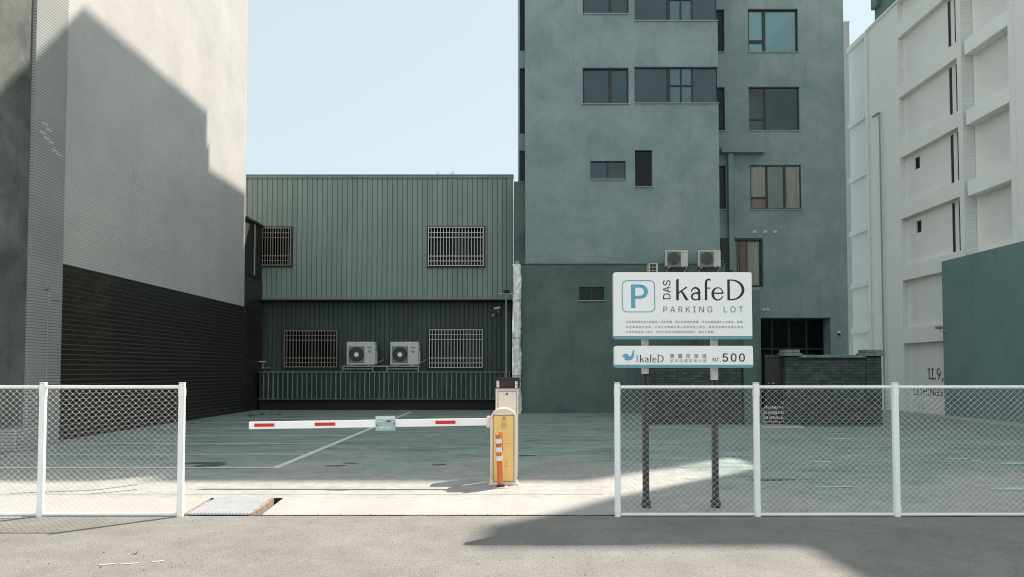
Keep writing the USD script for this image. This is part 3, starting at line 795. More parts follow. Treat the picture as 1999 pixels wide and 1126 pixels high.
# entrance glazing
a, b, c, d = wing_holes['h']
w = add('entrance_frame', face(sbox(a, c, b, d).difference(unary_union([sbox(a + (b - a) * i / 4 + .03, 0.05, a + (b - a) * (i + 1) / 4 - .03, 2.3) for i in range(4)] + [sbox(a + (b - a) * i / 4 + .03, 2.36, a + (b - a) * (i + 1) / 4 - .03, d - .05) for i in range(4)])), 0.06, WY + 0.7), 'window_frame_black', tw)
for i in range(4):
    add('pane', bx(a + (b - a) * i / 4 + .02, a + (b - a) * (i + 1) / 4 - .02, WY + .665, WY + .675, 0.05, d - .05), 'window_glass_dark', w)
add('entrance_room', bx(a - .02, b + .02, WY + 2.0, WY + 2.1, 0, d), 'room_dark', tw)
# boxed duct
q0, q1 = at(1405, 291, Y=WY), at(1490, 301, Y=WY)
add('duct', [rb(q0[0], q1[0], WY - 0.28, WY + 0.01, q1[2], q0[2], 0.01)], 'teal_render', tw)
q2, q3 = at(1419, 302, Y=WY), at(1431, 470, Y=WY)
add('duct', [rb(q2[0], q3[0], WY - 0.22, WY + 0.01, 5.3, q2[2] - 0.002, 0.01)], 'teal_render', tw)
# round vents
for vx, vy in ((1473, 453), (1494, 453), (1513.5, 453), (1491, 605), (1498.5, 605)):
    p = at(vx, vy, Y=WY)
    m = trimesh.creation.icosphere(2, 0.075)
    m.vertices[:, 1] *= 0.7
    m.apply_translation((p[0], WY - 0.01, p[2]))
    add('vent_cap', m, 'vent_pale', tw, smooth=True)

# annex in front
AX0, AX1, AX2 = at(1018, 700, Y=AY)[0], at(1416, 520, Y=AY)[0], at(1486, 600, Y=AY)[0]
AZ = at(1100, 516, Y=AY)[2]
AZ2 = at(1475, 566, Y=AY)[2]
ah = opening(1131, 1180, 560, 586, AY)
body = mb(AX0, AX1, AY, TY - 0.004, -0.2, AZ) - mb(ah[0], ah[1], AY - 1, AY + 0.44, ah[2], ah[3])
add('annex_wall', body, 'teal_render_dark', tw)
add('annex_coping', rb(AX0 - 0.01, AX1 + 0.02, AY - 0.03, TY - 0.003, AZ + 0.001, AZ + 0.035, 0.008), 'teal_render_dark', tw)
framed(ah, AY, [(0, .5, 0, 1, None), (.5, 1, 0, 1, None)], bar=0.05, parent=tw, glassm='window_glass_dark')
add('porch_wall', bx(AX1 + 0.003, AX2, AY + 0.05, WY - 0.004, -0.2, AZ2), 'teal_render', tw)
add('porch_ledge', rb(AX1 + 0.003, AX2 + 0.04, AY - 0.02, WY - 0.3, AZ2 + 0.001, AZ2 + 0.10, 0.01), 'teal_render', tw)

# ------------------------------------------------------------------ garden walls of dark brick in front of the tower
def brick_wall(name, label, x0, x1, y0, y1, z1, cap=0.24, limit=300):
    t = thing(name, label, 'wall', (x0, y0, 0))
    W, D = x1 - x0, y1 - y0
    add('mortar_core', bx(0.004, W - 0.004, 0.008, D - 0.004, -0.1, z1 - 0.004), 'brick_grout', t)
    bh, bl = 0.0765, 0.225
    out, rows = [], int(z1 / bh)
    for k in range(rows):
        x_ = -(k % 2) * bl / 2
        while x_ < W - 0.01:
            a, b = max(0, x_), min(W, x_ + bl - 0.01)
            if b - a > 0.02:
                out.append((k, a, b))
            x_ += bl
    out.sort(key=lambda q: -q[0])
    left = []
    for i, (k, a, b) in enumerate(out):
        m = bx(a, b, rng.uniform(-0.006, 0.004), 0.05, k * bh + 0.004, (k + 1) * bh - 0.008)
        if i < limit:
            add('brick', m, 'dark_brick', t)
        else:
            left.append(m)
    if left:
        add('brick_field', left, 'dark_brick', t, kind='stuff')
    n = max(1, round(W / cap))
    for i in range(n):
        add('coping_brick', rb(W * i / n + 0.004, W * (i + 1) / n - 0.004, -0.04, D + 0.02, z1, z1 + 0.075 + rng.uniform(-.004, .004), 0.006), 'coping_brick', t)
    return t


BY = 19.8
b0, b1 = at(1535, 800, Y=BY), at(1722, 800, Y=BY)
bz = at(1620, 698, Y=BY)[2]
p0, p1 = at(1559, 700, Y=BY)[0], at(1691, 700, Y=BY)[0]
gwall = brick_wall('garden_wall', 'low dark brick wall with two capped piers in front of the tower entrance', p0, p1, BY, BY + 0.2, bz)


def pier(x0, x1, y0, y1, z1, side):
    ox, oy = p0, BY
    x0, x1, y0, y1 = x0 - ox, x1 - ox, y0 - oy, y1 - oy
    pr_ = add('pier', bx(x0 + .006, x1 - .006, y0 + .008, y1 - .004, -0.1, z1), 'brick_grout', gwall)
    bh = 0.0765
    for k in range(int(z1 / bh)):
        s = x0 + (x1 - x0) * (0.62 if k % 2 else 0.38)
        for a, b in ((x0, s - .005), (s + .005, x1)):
            add('brick', bx(a, b, y0 + rng.uniform(-.005, .004), y1, k * bh + .004, (k + 1) * bh - .008), 'dark_brick', pr_)
    m_ = (x0 + x1) / 2
    for j, g in ((0, 0.07), (1, 0.03)):
        for a, b in ((x0 - g, m_ - .004), (m_ + .004, x1 + g)):
            add('cap_brick', rb(a, b, y0 - g, y1 + g, z1 + .002 + j * .088, z1 + .082 + j * .088, .006), 'coping_brick', pr_)


zc = at(1545, 695, Y=BY)[2]
pier(b0[0], p0 - 0.003, BY - 0.03, BY + 0.33, zc, -1)
pier(p1 + 0.003, b1[0], BY - 0.03, BY + 0.37, zc, 1)

q0, q1 = at(1266, 800, Y=20.4)[0], at(1449, 800, Y=20.4)[0]
bw2 = brick_wall('planter_wall', 'dark brick wall directly behind the two sign poles', q0, q1, 20.4, 20.65, 1.85)
g0, g1 = at(1453, 700, Y=20.3)[0], at(1486, 700, Y=20.3)[0]
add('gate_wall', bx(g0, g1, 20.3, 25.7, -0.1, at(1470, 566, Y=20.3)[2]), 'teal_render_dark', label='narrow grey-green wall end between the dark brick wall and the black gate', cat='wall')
gate = thing('entrance_gate', 'black metal gate with pale writing between the wall end and brick pier', 'gate', (0, 0, 0))
ga, gc = g1 + 0.01, b0[0] - 0.01
gz = at(1510, 692, Y=20.0)[2]
add('door_leaf', rb(ga, gc, 20.0, 20.05, 0.04, gz, 0.005), 'gate_dark', gate)
for z in (0.06, 0.9, gz - 0.07):
    add('door_rail', bx(ga, gc, 19.985, 19.999, z, z + 0.05), 'dark_metal', gate)
for vx in (1502, 1508, 1511):
    p = at(vx, 748, Y=19.95)
    add('door_handle', rb(p[0] - .02, p[0] + .02, 19.93, 19.985, p[2] - .018, p[2] + .018, .005), 'brass', gate)
wr = random.Random(3)
for row, (py_, hh) in enumerate(((786, 7), (795, 6), (805, 7), (815, 6), (823, 4))):
    marks = []
    xx_ = 1492 if row else 1526
    while xx_ < 1533:
        wpx = wr.uniform(1.4, 3.6)
        a_, c_ = at(xx_, py_ - hh / 2 + wr.uniform(0, 1.5), Y=19.985), at(xx_ + wpx, py_ + hh / 2 - wr.uniform(0, 1.5), Y=19.985)
        marks.append(sbox(a_[0], c_[2], c_[0], a_[2]))
        if wr.random() < .6:
            marks.append(sbox(a_[0] - .012, c_[2], c_[0] + .02, c_[2] + .014))
        xx_ += wpx + wr.uniform(.8, 2.2)
    add('writing', face(unary_union(marks), 0.002, 19.984), 'marks_cream', gate)
add('doorstep', rb(ga - 0.3, gc + 0.3, 19.3, 19.97, -0.05, 0.035, 0.01), 'concrete', label='thin concrete step in front of the black gate', cat='step')

# ------------------------------------------------------------------ white tiled building on the right
wb = thing('white_building', 'white tiled building with recessed panels running along the right side', 'building')
FARY, FAR0 = 30.7, at(1698, 500, X=RX)[1]
B_FAR, B_NEAR = at(1757, 300, X=RX)[1], at(1872, 300, X=RX)[1]
C_Y = at(1881, 300, X=RX)[1]
C_END = at(1972, 250, X=RX)[1]
ROOF = at(1667, 86, X=RX)[2]
wall = mb(RX, 26, C_Y, FAR0, -0.2, ROOF)
levels = [15.95, 13.7, 11.47, 9.24, 7.0, 4.74, 2.46]
near_open = []
for zt in levels:
    wall -= mb(RX - 1, RX + 0.19, B_NEAR, B_FAR, zt - 1.72 if zt > 3 else -0.5, zt)
slit = []
for zt in levels[:5]:
    if zt > ROOF:
        continue
    for sx in (1848, 1861):
        ys = at(sx, 300, X=RX)[1]
        wall -= mb(RX + 0.18, RX + 0.9, ys - 0.085, ys + 0.085, zt - 1.70, zt - 0.06)
        slit.append((ys, zt - 1.70, zt - 0.06))
sq = []
for px_, pyt, pyb in ((1790.5, 307, 330), (1793.5, 431, 454)):
    ya, yb_ = at(px_ - 5.5, pyt, X=RX + .19)[1], at(px_ + 5.5, pyt, X=RX + .19)[1]
    zt, zb = at(px_, pyt, X=RX + .19)[2], at(px_, pyb, X=RX + .19)[2]
    wall -= mb(RX + 0.1, RX + 0.8, yb_, ya, zb, zt)
    sq.append((yb_, ya, zb, zt))
add('wall', wall, 'white_tile_side', wb)
for ys, z0, z1 in slit:
    w = add('slit_window', bx(RX + 0.202, RX + 0.23, ys - .086, ys + .086, z0 - .01, z1 + .01), 'window_frame_black', wb)
for ya, yb_, zb, zt in sq:
    fr = [bx(RX + .24, RX + .27, ya, yb_, zb, zb + .05), bx(RX + .24, RX + .27, ya, yb_, zt - .05, zt), bx(RX + .24, RX + .27, (ya + yb_) / 2 - .02, (ya + yb_) / 2 + .02, zb, zt)]
    w = add('window', fr, 'window_frame_black', wb)
    add('pane', bx(RX + .25, RX + .256, ya, yb_, zb, zt), 'window_glass_dark', w)
    add('room_wall', bx(RX + .6, RX + .62, ya, yb_, zb, zt), 'room_dark', w)
# brick-tiled jambs and the return face that look at the road
add('return_face', bx(RX + 0.001, RX + 0.36, C_Y - 0.012, C_Y - 0.001, -0.2, ROOF), 'white_tile_front', wb)
for zt in levels:
    if zt < ROOF + 1.5:
        add('jamb', bx(RX + 0.001, RX + 0.188, B_FAR - 0.012, B_FAR - 0.001, zt - 1.715 if zt > 3 else 0, min(zt - .002, ROOF)), 'white_tile_front', wb)
# second bay: recessed wall with floor beams
add('bay_wall', bx(RX + 0.37, 26, C_END, C_Y - 0.014, -0.2, ROOF), 'white_tile_side', wb)
for zt in (14.05, 11.85, 9.62, 7.38, 5.1, 2.85):
    add('floor_beam', bx(RX + 0.02, RX + 0.368, C_END + 0.002, C_Y - 0.14, zt - 0.46, zt), 'white_smooth_wall', wb)
NEARY = 20.6
add('end_wall', bx(RX, 26, NEARY, C_END - 0.002, -0.2, ROOF), 'white_tile_side', wb)
add('near_block', bx(RX, 26, 9.0, NEARY - 0.01, -0.2, 19.5), 'white_tile_side', wb)
add('roof_storey', bx(RX, 26, NEARY, 24.4, ROOF + 0.01, 17.5), 'white_tile_side', wb)  # unseen storey added to cut short the sunlit strip on the lot
add('stair_core', bx(15.2, 18.2, 21.9, 22.7, 17.51, 26.0), 'white_smooth_wall', wb)  # unseen thin block added to shade the road around the sign shadow
# far end bay: smooth panels between slab bands
add('end_bay', bx(RX - 0.02, 26, FAR0 + 0.02, FARY, -0.2, ROOF - 0.06), 'white_far_wall', wb)
add('end_rib', bx(RX - 0.06, RX + 0.1, FAR0 - 0.03, FAR0 + 0.015, -0.2, ROOF + 0.005), 'white_far_wall', wb)
for zt in (ROOF + 0.02, 11.8, 9.5, 7.27, 5.07, 3.2):
    add('slab_band', rb(RX - 0.09, RX + 0.2, FAR0 + 0.02, FARY + 0.05, zt - 0.22, zt, 0.01), 'white_far_wall', wb)
add('roof_coping', rb(RX - 0.05, RX + 0.4, C_Y - 0.4, FAR0 - 0.032, ROOF + 0.002, ROOF + 0.09, 0.01), 'white_smooth_wall', wb)
# rainwater pipe with an elbow
yp = at(1722.5, 400, X=RX)[1]
zp = at(1722, 217, X=RX)[2]
add('downpipe', [cyl((RX - 0.04, yp, 0.0), (RX - 0.04, yp, zp), 0.028, 10), cyl((RX - 0.04, yp, zp), (RX - 0.04, yp + 0.55, zp + 0.02), 0.028, 10)], 'pipe_grey', wb)
# broken black lettering low on the wall
def side_words(px0, px1, py_base, hpx, text, seed, drop=0.25, X=RX + 0.185):
    r_ = random.Random(seed)
    ya, yb_ = at(px0, py_base, X=X)[1], at(px1, py_base, X=X)[1]
    zb = at(px0, py_base, X=X)[2]
    hh = hpx / FPX * ya
    g = words(text, hh, abs(ya - yb_), bold=0)
    cut = []
    for _ in range(int(len(text) * 3.2)):
        cx, cz = r_.uniform(0, abs(ya - yb_)), r_.uniform(0, hh)
        cut.append(affinity.rotate(sbox(cx, cz, cx + r_.uniform(.03, .12), cz + r_.uniform(.02, .08)), r_.uniform(0, 90)))
    g = g.difference(unary_union(cut))
    ms = []
    for q in getattr(g, 'geoms', [g]):
        if q.area < 1e-5:
            continue
        m = trimesh.creation.extrude_polygon(q, 0.003, engine='earcut')
        v = m.vertices.copy()
        m.vertices = np.c_[X - v[:, 2], ya - v[:, 0], zb + v[:, 1]]
        ms.append(m)
    add('lettering', ms, 'print_black', wb, kind='stuff')


side_words(1811, 1843, 740, 21, 'II.9,', 2)
side_words(1784, 1842, 770, 15, 'LITHINGS', 4)
side_words(1786, 1822, 796, 8, '.ILL,', 6)

# boundary wall
TWY = at(1840.5, 600, X=13.9)[1]
TWZ = at(1840.5, 510, X=13.9)[2]
add('boundary_wall', [bx(13.9, 14.15, 9.0, TWY, -0.2, TWZ)], 'teal_boundary_paint', label='tall plain teal painted wall at the right edge in front of the white building', cat='wall')
add('pavement_strip', [rb(13.45, 13.895, 9.0, 28.0, -0.1, 0.06, 0.015)], 'concrete', kind='structure')

# teal block rising behind the white building, and small buildings seen through the gap
bb = thing('teal_tower', 'dark teal tower rising behind the roof of the white building', 'building')
bx0 = at(1708, 20, Y=34.5)[0]
add('wall', bx(bx0, 23.2, 32, 34.5, -0.2, 37.3), 'teal_render_dark', bb)
add('roof_sign_box', bx(bx0 - 0.2, bx0 - 0.003, 33.9, 34.45, at(1704, 11, Y=34)[2], 19.5), 'teal_render_dark', bb)

pb = thing('slim_building', 'slim pale building edge showing right of the tower', 'building')
s0, s1 = at(1640, 300, Y=37)[0], at(1662.5, 300, Y=37)[0]
add('wall', bx(s0, s1, 37, 39, -0.3, at(1650, 44, Y=37)[2]), 'pale_pink_wall', pb)
add('parapet', rb(s0, s1 + .03, 36.96, 39, at(1650, 44, Y=37)[2] + .002, at(1650, 44, Y=37)[2] + .1, .01), 'white_smooth_wall', pb)
db = thing('distant_house', 'small white house with dark windows seen through the gap beside the tower', 'building')
d0, d1 = 18.9, 23.5
DY = 44.0
dz = at(1665, 527, Y=DY)[2]
zz = [at(1665, q, Y=DY)[2] for q in (527, 558, 588, 622, 650)]
holes = [(19.6, 22.6, zz[2], zz[1]), (19.4, 22.4, 0.2, zz[3])]
body = mb(d0, d1, DY, DY + 6, -0.3, dz)
for h in holes:
    body -= mb(h[0], h[1], DY - 1, DY + 1, h[2], h[3])
add('wall', body, 'white_smooth_wall', db)
for h in holes:
    w = add('window', face(sbox(h[0], h[2], h[1], h[3]).difference(unary_union([sbox(h[0] + .08 + i * (h[1] - h[0]) / 3, h[2] + .08, h[0] - .04 + (i + 1) * (h[1] - h[0]) / 3, h[3] - .08) for i in range(3)])), 0.1, DY + 0.3), 'window_frame_black', db)
    add('pane', bx(h[0], h[1], DY + .24, DY + .25, h[2], h[3]), 'window_glass_dark', w)
for k in range(7):
    add('shutter_slat', bx(d0, d1, DY - 0.06, DY - 0.003, zz[2] - 0.12 - k * 0.13, zz[2] - 0.04 - k * 0.13), 'white_smooth_wall', db)

# ------------------------------------------------------------------ air conditioners
def ac_unit(name, label, group, w, h, d, loc, fan_rect, fan_r, hub, style):
    """Origin under the front left corner."""
    t = thing(name, label, 'air conditioner', loc, group)
    add('casing', rb(0, w, 0, d, 0.03, h, 0.018), 'ac_white', t)
    x0, x1, z0, z1 = fan_rect
    cx, cz = (x0 + x1) / 2, (z0 + z1) / 2
    sq_ = sbox(x0, z0, x1, z1)
    add('fan_panel', face(sq_.buffer(-0.01).buffer(0.01).difference(Point(cx, cz).buffer(fan_r, 24)), 0.012, -0.001), 'ac_grey', t)
    add('fan_opening', face(Point(cx, cz).buffer(fan_r + 0.005, 24), 0.004, -0.001), 'ac_dark', t)
    if style == 'radial':
        bars = []
        for i in range(36):
            a = i * math.tau / 36
            bars.append(LineString([(cx + hub * math.cos(a), cz + hub * math.sin(a)), (cx + fan_r * math.cos(a + .3), cz + fan_r * math.sin(a + .3))]).buffer(0.0028))
        add('fan_guard', face(unary_union(bars), 0.004, -0.009), 'ac_grey', t)
        add('hub', face(Point(cx, cz).buffer(hub, 20), 0.012, -0.006), 'steel_white', t)
    else:
        bars = [LineString([(cx - fan_r, cz + k * fan_r / 6), (cx + fan_r, cz + k * fan_r / 6)]).buffer(0.0035) for k in range(-5, 6)]
        bars += [LineString([(cx + k * fan_r / 6, cz - fan_r), (cx + k * fan_r / 6, cz + fan_r)]).buffer(0.0035) for k in range(-5, 6)]
        add('fan_guard', face(unary_union(bars).intersection(Point(cx, cz).buffer(fan_r)), 0.004, -0.007), 'ac_grey', t)
    add('badge', face(sbox(x1 + (w - x1) * .28, h * .73, x1 + (w - x1) * .70, h * .765) if style == 'radial' else Point(x1 + (w - x1) * .35, h * .86).buffer(0.018), 0.003, -0.001), 'ac_logo', t)
    if style == 'radial':
        e_ = x1 + (w - x1) * .46
        add('emblem', face(Polygon([(e_ - .05, h * .63), (e_ + .05, h * .635), (e_ + .045, h * .57), (e_, h * .52), (e_ - .02, h * .56)]).difference(Point(e_ + .012, h * .59).buffer(.018)), 0.003, -0.001), 'ac_logo', t)
        add('service_cover', [rb(w + 0.001, w + 0.04, d * .25, d * .8, h * .06, h * .62, 0.012), rb(w + 0.001, w + 0.02, d * .2, d * .7, h * .64, h * .86, 0.008)], 'ac_white', t)
        add('pipe', tube([(w + .03, d * .6, h * .12), (w + .12, d * .75, h * .16), (w + .26, d * .9, h * .26)], 0.018, 8), 'pipe_grey', t)
    else:
        add('coil_grille', [bx(-0.006, -0.001, d * .1, d * .9, h * (.08 + .075 * i), h * (.115 + .075 * i)) for i in range(12)], 'ac_grey', t)
        add('pipe', tube([(w + .001, d * .5, h * .45), (w + .1, d * .6, h * .42), (w + .17, d * .9, h * .42)], 0.016, 8), 'pipe_grey', t)
    add('foot', rb(w * .12, w * .22, 0.0, d, 0, 0.029, 0.004), 'galvanised', t)
    add('foot', rb(w * .72, w * .82, 0.0, d, 0, 0.029, 0.004), 'galvanised', t)
    return t


u0, u1, ut = at(677, 713.5, Y=28.0), at(732.5, 713.5, Y=28.0), at(677, 667, Y=28.0)
uw, uh = u1[0] - u0[0], ut[2] - u0[2]
ac1 = ac_unit('air_conditioner', 'white outdoor air conditioner unit left of its twin on the green wall rack', 'air conditioners on the green wall', uw, uh, 0.40, (u0[0], 28.0, u0[2]),
              (uw * .065, uw * .625, uh * .115, uh * .81), uw * .262, uw * .078, 'radial')
v0 = at(762, 713.5, Y=28.0)
dup(ac1, 'white outdoor air conditioner unit beside the right barred window on the rack', (v0[0], 28.0, v0[2]))

rk = thing('rack', 'galvanised steel rack holding two air conditioners above the corrugated skirt', 'rack')
r0, r1 = at(669, 714, Y=27.98)[0], at(819, 714, Y=27.98)[0]
rz = u0[2] - 0.002
add('beam', [rb(r0, r1, 27.97, 28.01, rz - 0.045, rz, 0.004)], 'galvanised', rk)
add('beam', [rb(r0, r1, 28.36, 28.40, rz - 0.045, rz, 0.004)], 'galvanised', rk)
zb = SKZ1 + 0.031
for a_, c_ in ((669, 729), (755, 818)):
    xa, xc = at(a_, 720, Y=27.98)[0], at(c_, 720, Y=27.98)[0]
    add('leg', rb(xa, xa + .035, 27.972, 28.008, zb, rz - 0.046, .004), 'galvanised', rk)
    add('leg', rb(xc - .035, xc, 27.972, 28.008, zb, rz - 0.046, .004), 'galvanised', rk)
    add('lower_beam', rb(xa + .036, xc - .036, 27.976, 28.004, zb + .09, zb + .12, .004), 'galvanised', rk)

t0, t1, tt = at(1300, 522, Y=25.55), at(1344, 522, Y=25.55), at(1300, 488, Y=25.55)
tw_, th_ = t1[0] - t0[0], tt[2] - t0[2]
ac3 = ac_unit('outdoor_unit', 'white air conditioner unit above the sign, beside the small louvred unit', 'air conditioners above the sign', tw_, th_, 0.35, (t0[0], 25.55, t0[2]),
              (tw_ * .06, tw_ * .68, th_ * .08, th_ * .92), tw_ * .285, tw_ * .05, 'grid')
s0_ = at(1364, 522, Y=25.55)
dup(ac3, 'white air conditioner unit above the sign, beside the curtained window', (s0_[0], 25.55, s0_[2]))
for i, (a_, c_) in enumerate(((1303, 1338), (1367, 1403))):
    xa, xc = at(a_, 526, Y=25.6)[0], at(c_, 526, Y=25.6)[0]
    m = []
    for x_ in (xa, xc):
        m += [bx(x_, x_ + .04, 25.5, 25.8 - 0.002, t0[2] - .045, t0[2] - .002), bx(x_, x_ + .04, 25.75, 25.798, t0[2] - .5, t0[2] - .046)]
    add('wall_bracket', m, 'galvanised', label=('steel bracket under the left air conditioner above the sign', 'steel bracket under the right air conditioner above the sign')[i], cat='bracket')
# small louvred unit half hidden by the sign
l0, l1 = at(1268, 530, Y=25.3), at(1285, 513.5, Y=25.3)
lv = thing('louvre_unit', 'small louvred unit peeping over the top edge of the sign', 'ventilator', (l0[0], 25.3, l1[2] - 0.65))
lw_ = l1[0] - l0[0]
add('casing', rb(0, lw_, 0.02, 0.49, 0, 0.65, .012), 'ac_white', lv)
for i in range(2):
    for k in range(5):
        add('louvre', bx(.03 + i * lw_ * .36, .03 + i * lw_ * .36 + lw_ * .3, 0.004, 0.018, .05 + k * .12, .14 + k * .12), 'ac_dark', lv)

# ------------------------------------------------------------------ pole lamp, cameras, wrapped pipe
pp = thing('floodlight_pole', 'thin grey pole carrying a twin floodlight bar beside the wrapped pipe', 'pole', (0, 0, 0))
pY = 24.6
pb_, pt_ = at(988.5, 722, Y=pY), at(988.5, 572, Y=pY)
add('pole', cyl((pb_[0], pY, 0.0), (pb_[0], pY, pt_[2]), 0.022, 10), 'pipe_grey', pp)
b0_, b1_ = at(972, 574, Y=pY)[0], at(1004, 574, Y=pY)[0]
add('crossbar', rb(b0_, b1_, pY - .03, pY + .03, pt_[2] - .03, pt_[2] + .005, .006), 'galvanised', pp)
add('floodlight', rb(pb_[0] - .09, pb_[0] + .12, pY - .09, pY + .06, pt_[2] + .008, pt_[2] + .10, .012), 'black_paint', pp)

cc = thing('security_camera', 'white bullet security camera on the green wall near the wrapped pipe', 'security camera')
c0 = at(971, 602, Y=28.5)
hood = rb(-0.13, 0.13, -0.06, 0.05, -0.035, 0.055, 0.015)
hood.apply_transform(trimesh.transformations.rotation_matrix(math.radians(-12), (0, 1, 0)))
hood.apply_translation((c0[0], 28.45, c0[2]))
add('housing', hood, 'ac_white', cc)
add('bracket', tube([(c0[0] + .02, 28.45, c0[2] - .05), (c0[0] + .05, 28.5, c0[2] - .16), (c0[0] + .05, LY - .03, c0[2] - .16)], .02, 8), 'ac_white', cc)
add('junction_box', rb(c0[0] - .2, c0[0] - .12, LY - .14, LY - .03, c0[2] - .28, c0[2] - .18, .01), 'ac_white', cc)

c2 = at(1637, 650, Y=WY)
cd = thing('dome_camera', 'small white dome camera on the tower wall right of the dark entrance', 'security camera')
add('mount', rb(c2[0] - .055, c2[0] + .055, WY - .09, WY - .003, c2[2] - .02, c2[2] + .09, .012), 'ac_white', cd)
m = trimesh.creation.icosphere(2, .048)
m.apply_translation((c2[0], WY - .06, c2[2] - .045))
add('lens_dome', m, 'display_black', cd, smooth=True)

c3 = at(1843, 641, X=13.85)
ce = thing('wall_camera', 'small grey camera on the near end of the teal boundary wall', 'security camera')
add('housing', rb(13.62, 13.80, c3[1] - .06, c3[1] + .10, c3[2] - .02, c3[2] + .07, .012), 'ac_grey', ce)
add('bracket', [cyl((13.72, c3[1], c3[2] - .02), (13.72, c3[1], c3[2] - .08), .02, 8), cyl((13.72, c3[1], c3[2] - .07), (13.899, c3[1], c3[2] - .07), .02, 8)], 'ac_white', ce)

c4 = at(514, 706, Y=28.1)
cf_ = thing('wall_lamp', 'small grey lamp at the left end of the lower green wall', 'lamp')
add('shade', rb(c4[0] - .12, c4[0] + .10, 28.0, 28.2, c4[2] - .02, c4[2] + .03, .01), 'ac_white', cf_)
add('arm', cyl((c4[0], 28.1, c4[2] - .02), (c4[0], 28.1, c4[2] - .2), .02, 8), 'pipe_grey', cf_)
add('wall_plate', bx(c4[0] - .04, c4[0] + .04, 28.06, LY - .035, c4[2] - .26, c4[2] - .2), 'pipe_grey', cf_)

# pipe wrapped in crumpled silver sheet
wp = thing('wrapped_pipe', 'upright pipe wrapped in crumpled silver-white sheet beside the green building corner', 'pipe', (at(1010, 700, Y=25.5)[0], 25.5, 0))
zt = at(1010, 516, Y=25.5)[2]
prof, n, k = [], 14, 46
wrn = np.random.default_rng(11)
v, f = [], []
for i in range(k + 1):
    z = zt * i / k
    for j in range(n):
        a = math.tau * j / n + 0.5 * math.sin(i * .35)
        r = 0.135 * (1 + wrn.uniform(-.17, .17))
        v.append((r * math.cos(a) + .015 * math.sin(i * .5), r * math.sin(a), z + wrn.uniform(-.035, .035) * (0 < i < k)))
for i in range(k):
    for j in range(n):
        a, b, c, d = i * n + j, i * n + (j + 1) % n, (i + 1) * n + j, (i + 1) * n + (j + 1) % n
        f += [(a, b, c), (b, d, c)] if (i + j) % 2 else [(a, b, d), (a, d, c)]
v.append((0, 0, zt + .02))
for j in range(n):
    f.append((k * n + j, k * n + (j + 1) % n, len(v) - 1))
add('wrapping', trimesh.Trimesh(v, f, process=False), 'foil', wp)
add('top_cap', cyl((0, 0, zt + .02), (0, 0, zt + .10), .09, 14), 'galvanised', wp, smooth=40)
for z in (1.3, 2.6, 3.9):
    add('tie_wire', [cyl((0, 0, z), (0, 0, z + .02), .155, 14)], 'pipe_grey', wp)

# ------------------------------------------------------------------ parking sign
SY = 8.15
sg = thing('parking_sign', 'white parking lot sign with two boards on two tall poles behind the chain-link fence', 'sign')


def sx(px):
    return at(px, 600, Y=SY)[0]


def sz(py):
    return at(1330, py, Y=SY)[2]


U = (sx(1330) - sx(1329))                    # metres per photograph pixel on the boards
boards = []
for (x0p, x1p, y0p, y1p) in ((1199, 1468.5, 531, 661.5), (1200, 1469.5, 675, 717.5)):
    x0, x1, z0, z1 = sx(x0p), sx(x1p), sz(y1p), sz(y0p)
    r = 4 * U
    shape = sbox(x0 + r, z0 + r, x1 - r, z1 - r).buffer(r, 6)
    bd = add('board', face(shape, 0.10, SY + 0.10), 'board_white', sg)
    add('base_trim', face(shape.intersection(sbox(x0 - 1, z0 - 1, x1 + 1, z0 + 5.5 * U)).buffer(0.0015), 0.104, SY + 0.102), 'board_teal', bd)
    boards.append(bd)
FY = SY - 0.0005                             # printed face


def put(poly, px, py, board, m, name='lettering', kind=None):
    add(name, face(affinity.translate(poly, sx(px), sz(py)), 0.0015, FY), m, board, kind=kind)


top, low = boards
sq_ = sbox(-28, -27.5, 28, 27.5).buffer(5).buffer(0)
ring = sbox(-22, -21, 22, 21).buffer(10.5, 10)
ring = ring.difference(ring.buffer(-1.7))
put(affinity.scale(ring, U, U, origin=(0, 0)), 1247, 578, top, 'print_blue_line', 'logo_frame')
P_ = unary_union([sbox(0, 0, 8, 46), ell(17.5, 32.0, 15.5, 14).union(sbox(2, 18, 17.5, 46)).difference(ell(16.5, 32.0, 9.0, 8.0).union(sbox(8, 24, 16.5, 40)))])
put(affinity.scale(P_, U, U, origin=(0, 0)), 1232.5, 601, top, 'print_blue', 'logo_letter')
kf = kafed().buffer(0.35)
for g_ in kf.geoms:
    put(affinity.scale(g_, U, U, origin=(0, 0)), 1321, 585.5, top, 'print_black', 'letter')
das = affinity.rotate(words('DAS', 14.5 * U, 40 * U), 90, origin=(0, 0))
put(das, 1309.5, 585.5, top, 'print_black')
for t_, w_, p_ in (('PARKING', 98, 1294), ('LOT', 40, 1412)):
    for g_ in words(t_, 11.5 * U, w_ * U).geoms:
        put(g_, p_, 609.5, top, 'print_grey', 'letter')
for py_, txt, wpx in ((630, '・本停車場僅供店內用餐客人停放車輛、請勿任意停放車輛，非本店顧客請勿入內停車、謝謝。', 239), (640, '・本停車場僅供停車、不負任何車輛及個人財物保管之責任，貴重物品請勿放置於車內。', 241), (649.5, '・本停車場為無人看守、如有不慎造成車輛毀損或遺失、請自行負責。', 182)):
    put(words(txt, 3.7 * U, wpx * U, kind='cjk'), 1216, py_, top, 'print_pale_grey', 'small_print', 'stuff')
bird = unary_union([Polygon([(0, 10), (5, 14), (9, 14.5), (12, 12), (13, 9.5), (16, 9), (18.5, 11), (20, 16), (21, 20), (23.5, 22), (22.5, 16), (22, 9), (19, 4), (14, 2.2), (8, 2.0), (4.5, 3.5), (8, 5), (5, 6.5), (2.5, 7.8), (4.5, 9)])]).buffer(.4)
put(affinity.scale(bird, U, U, origin=(0, 0)), 1214.5, 705, low, 'print_blue', 'bird_logo')
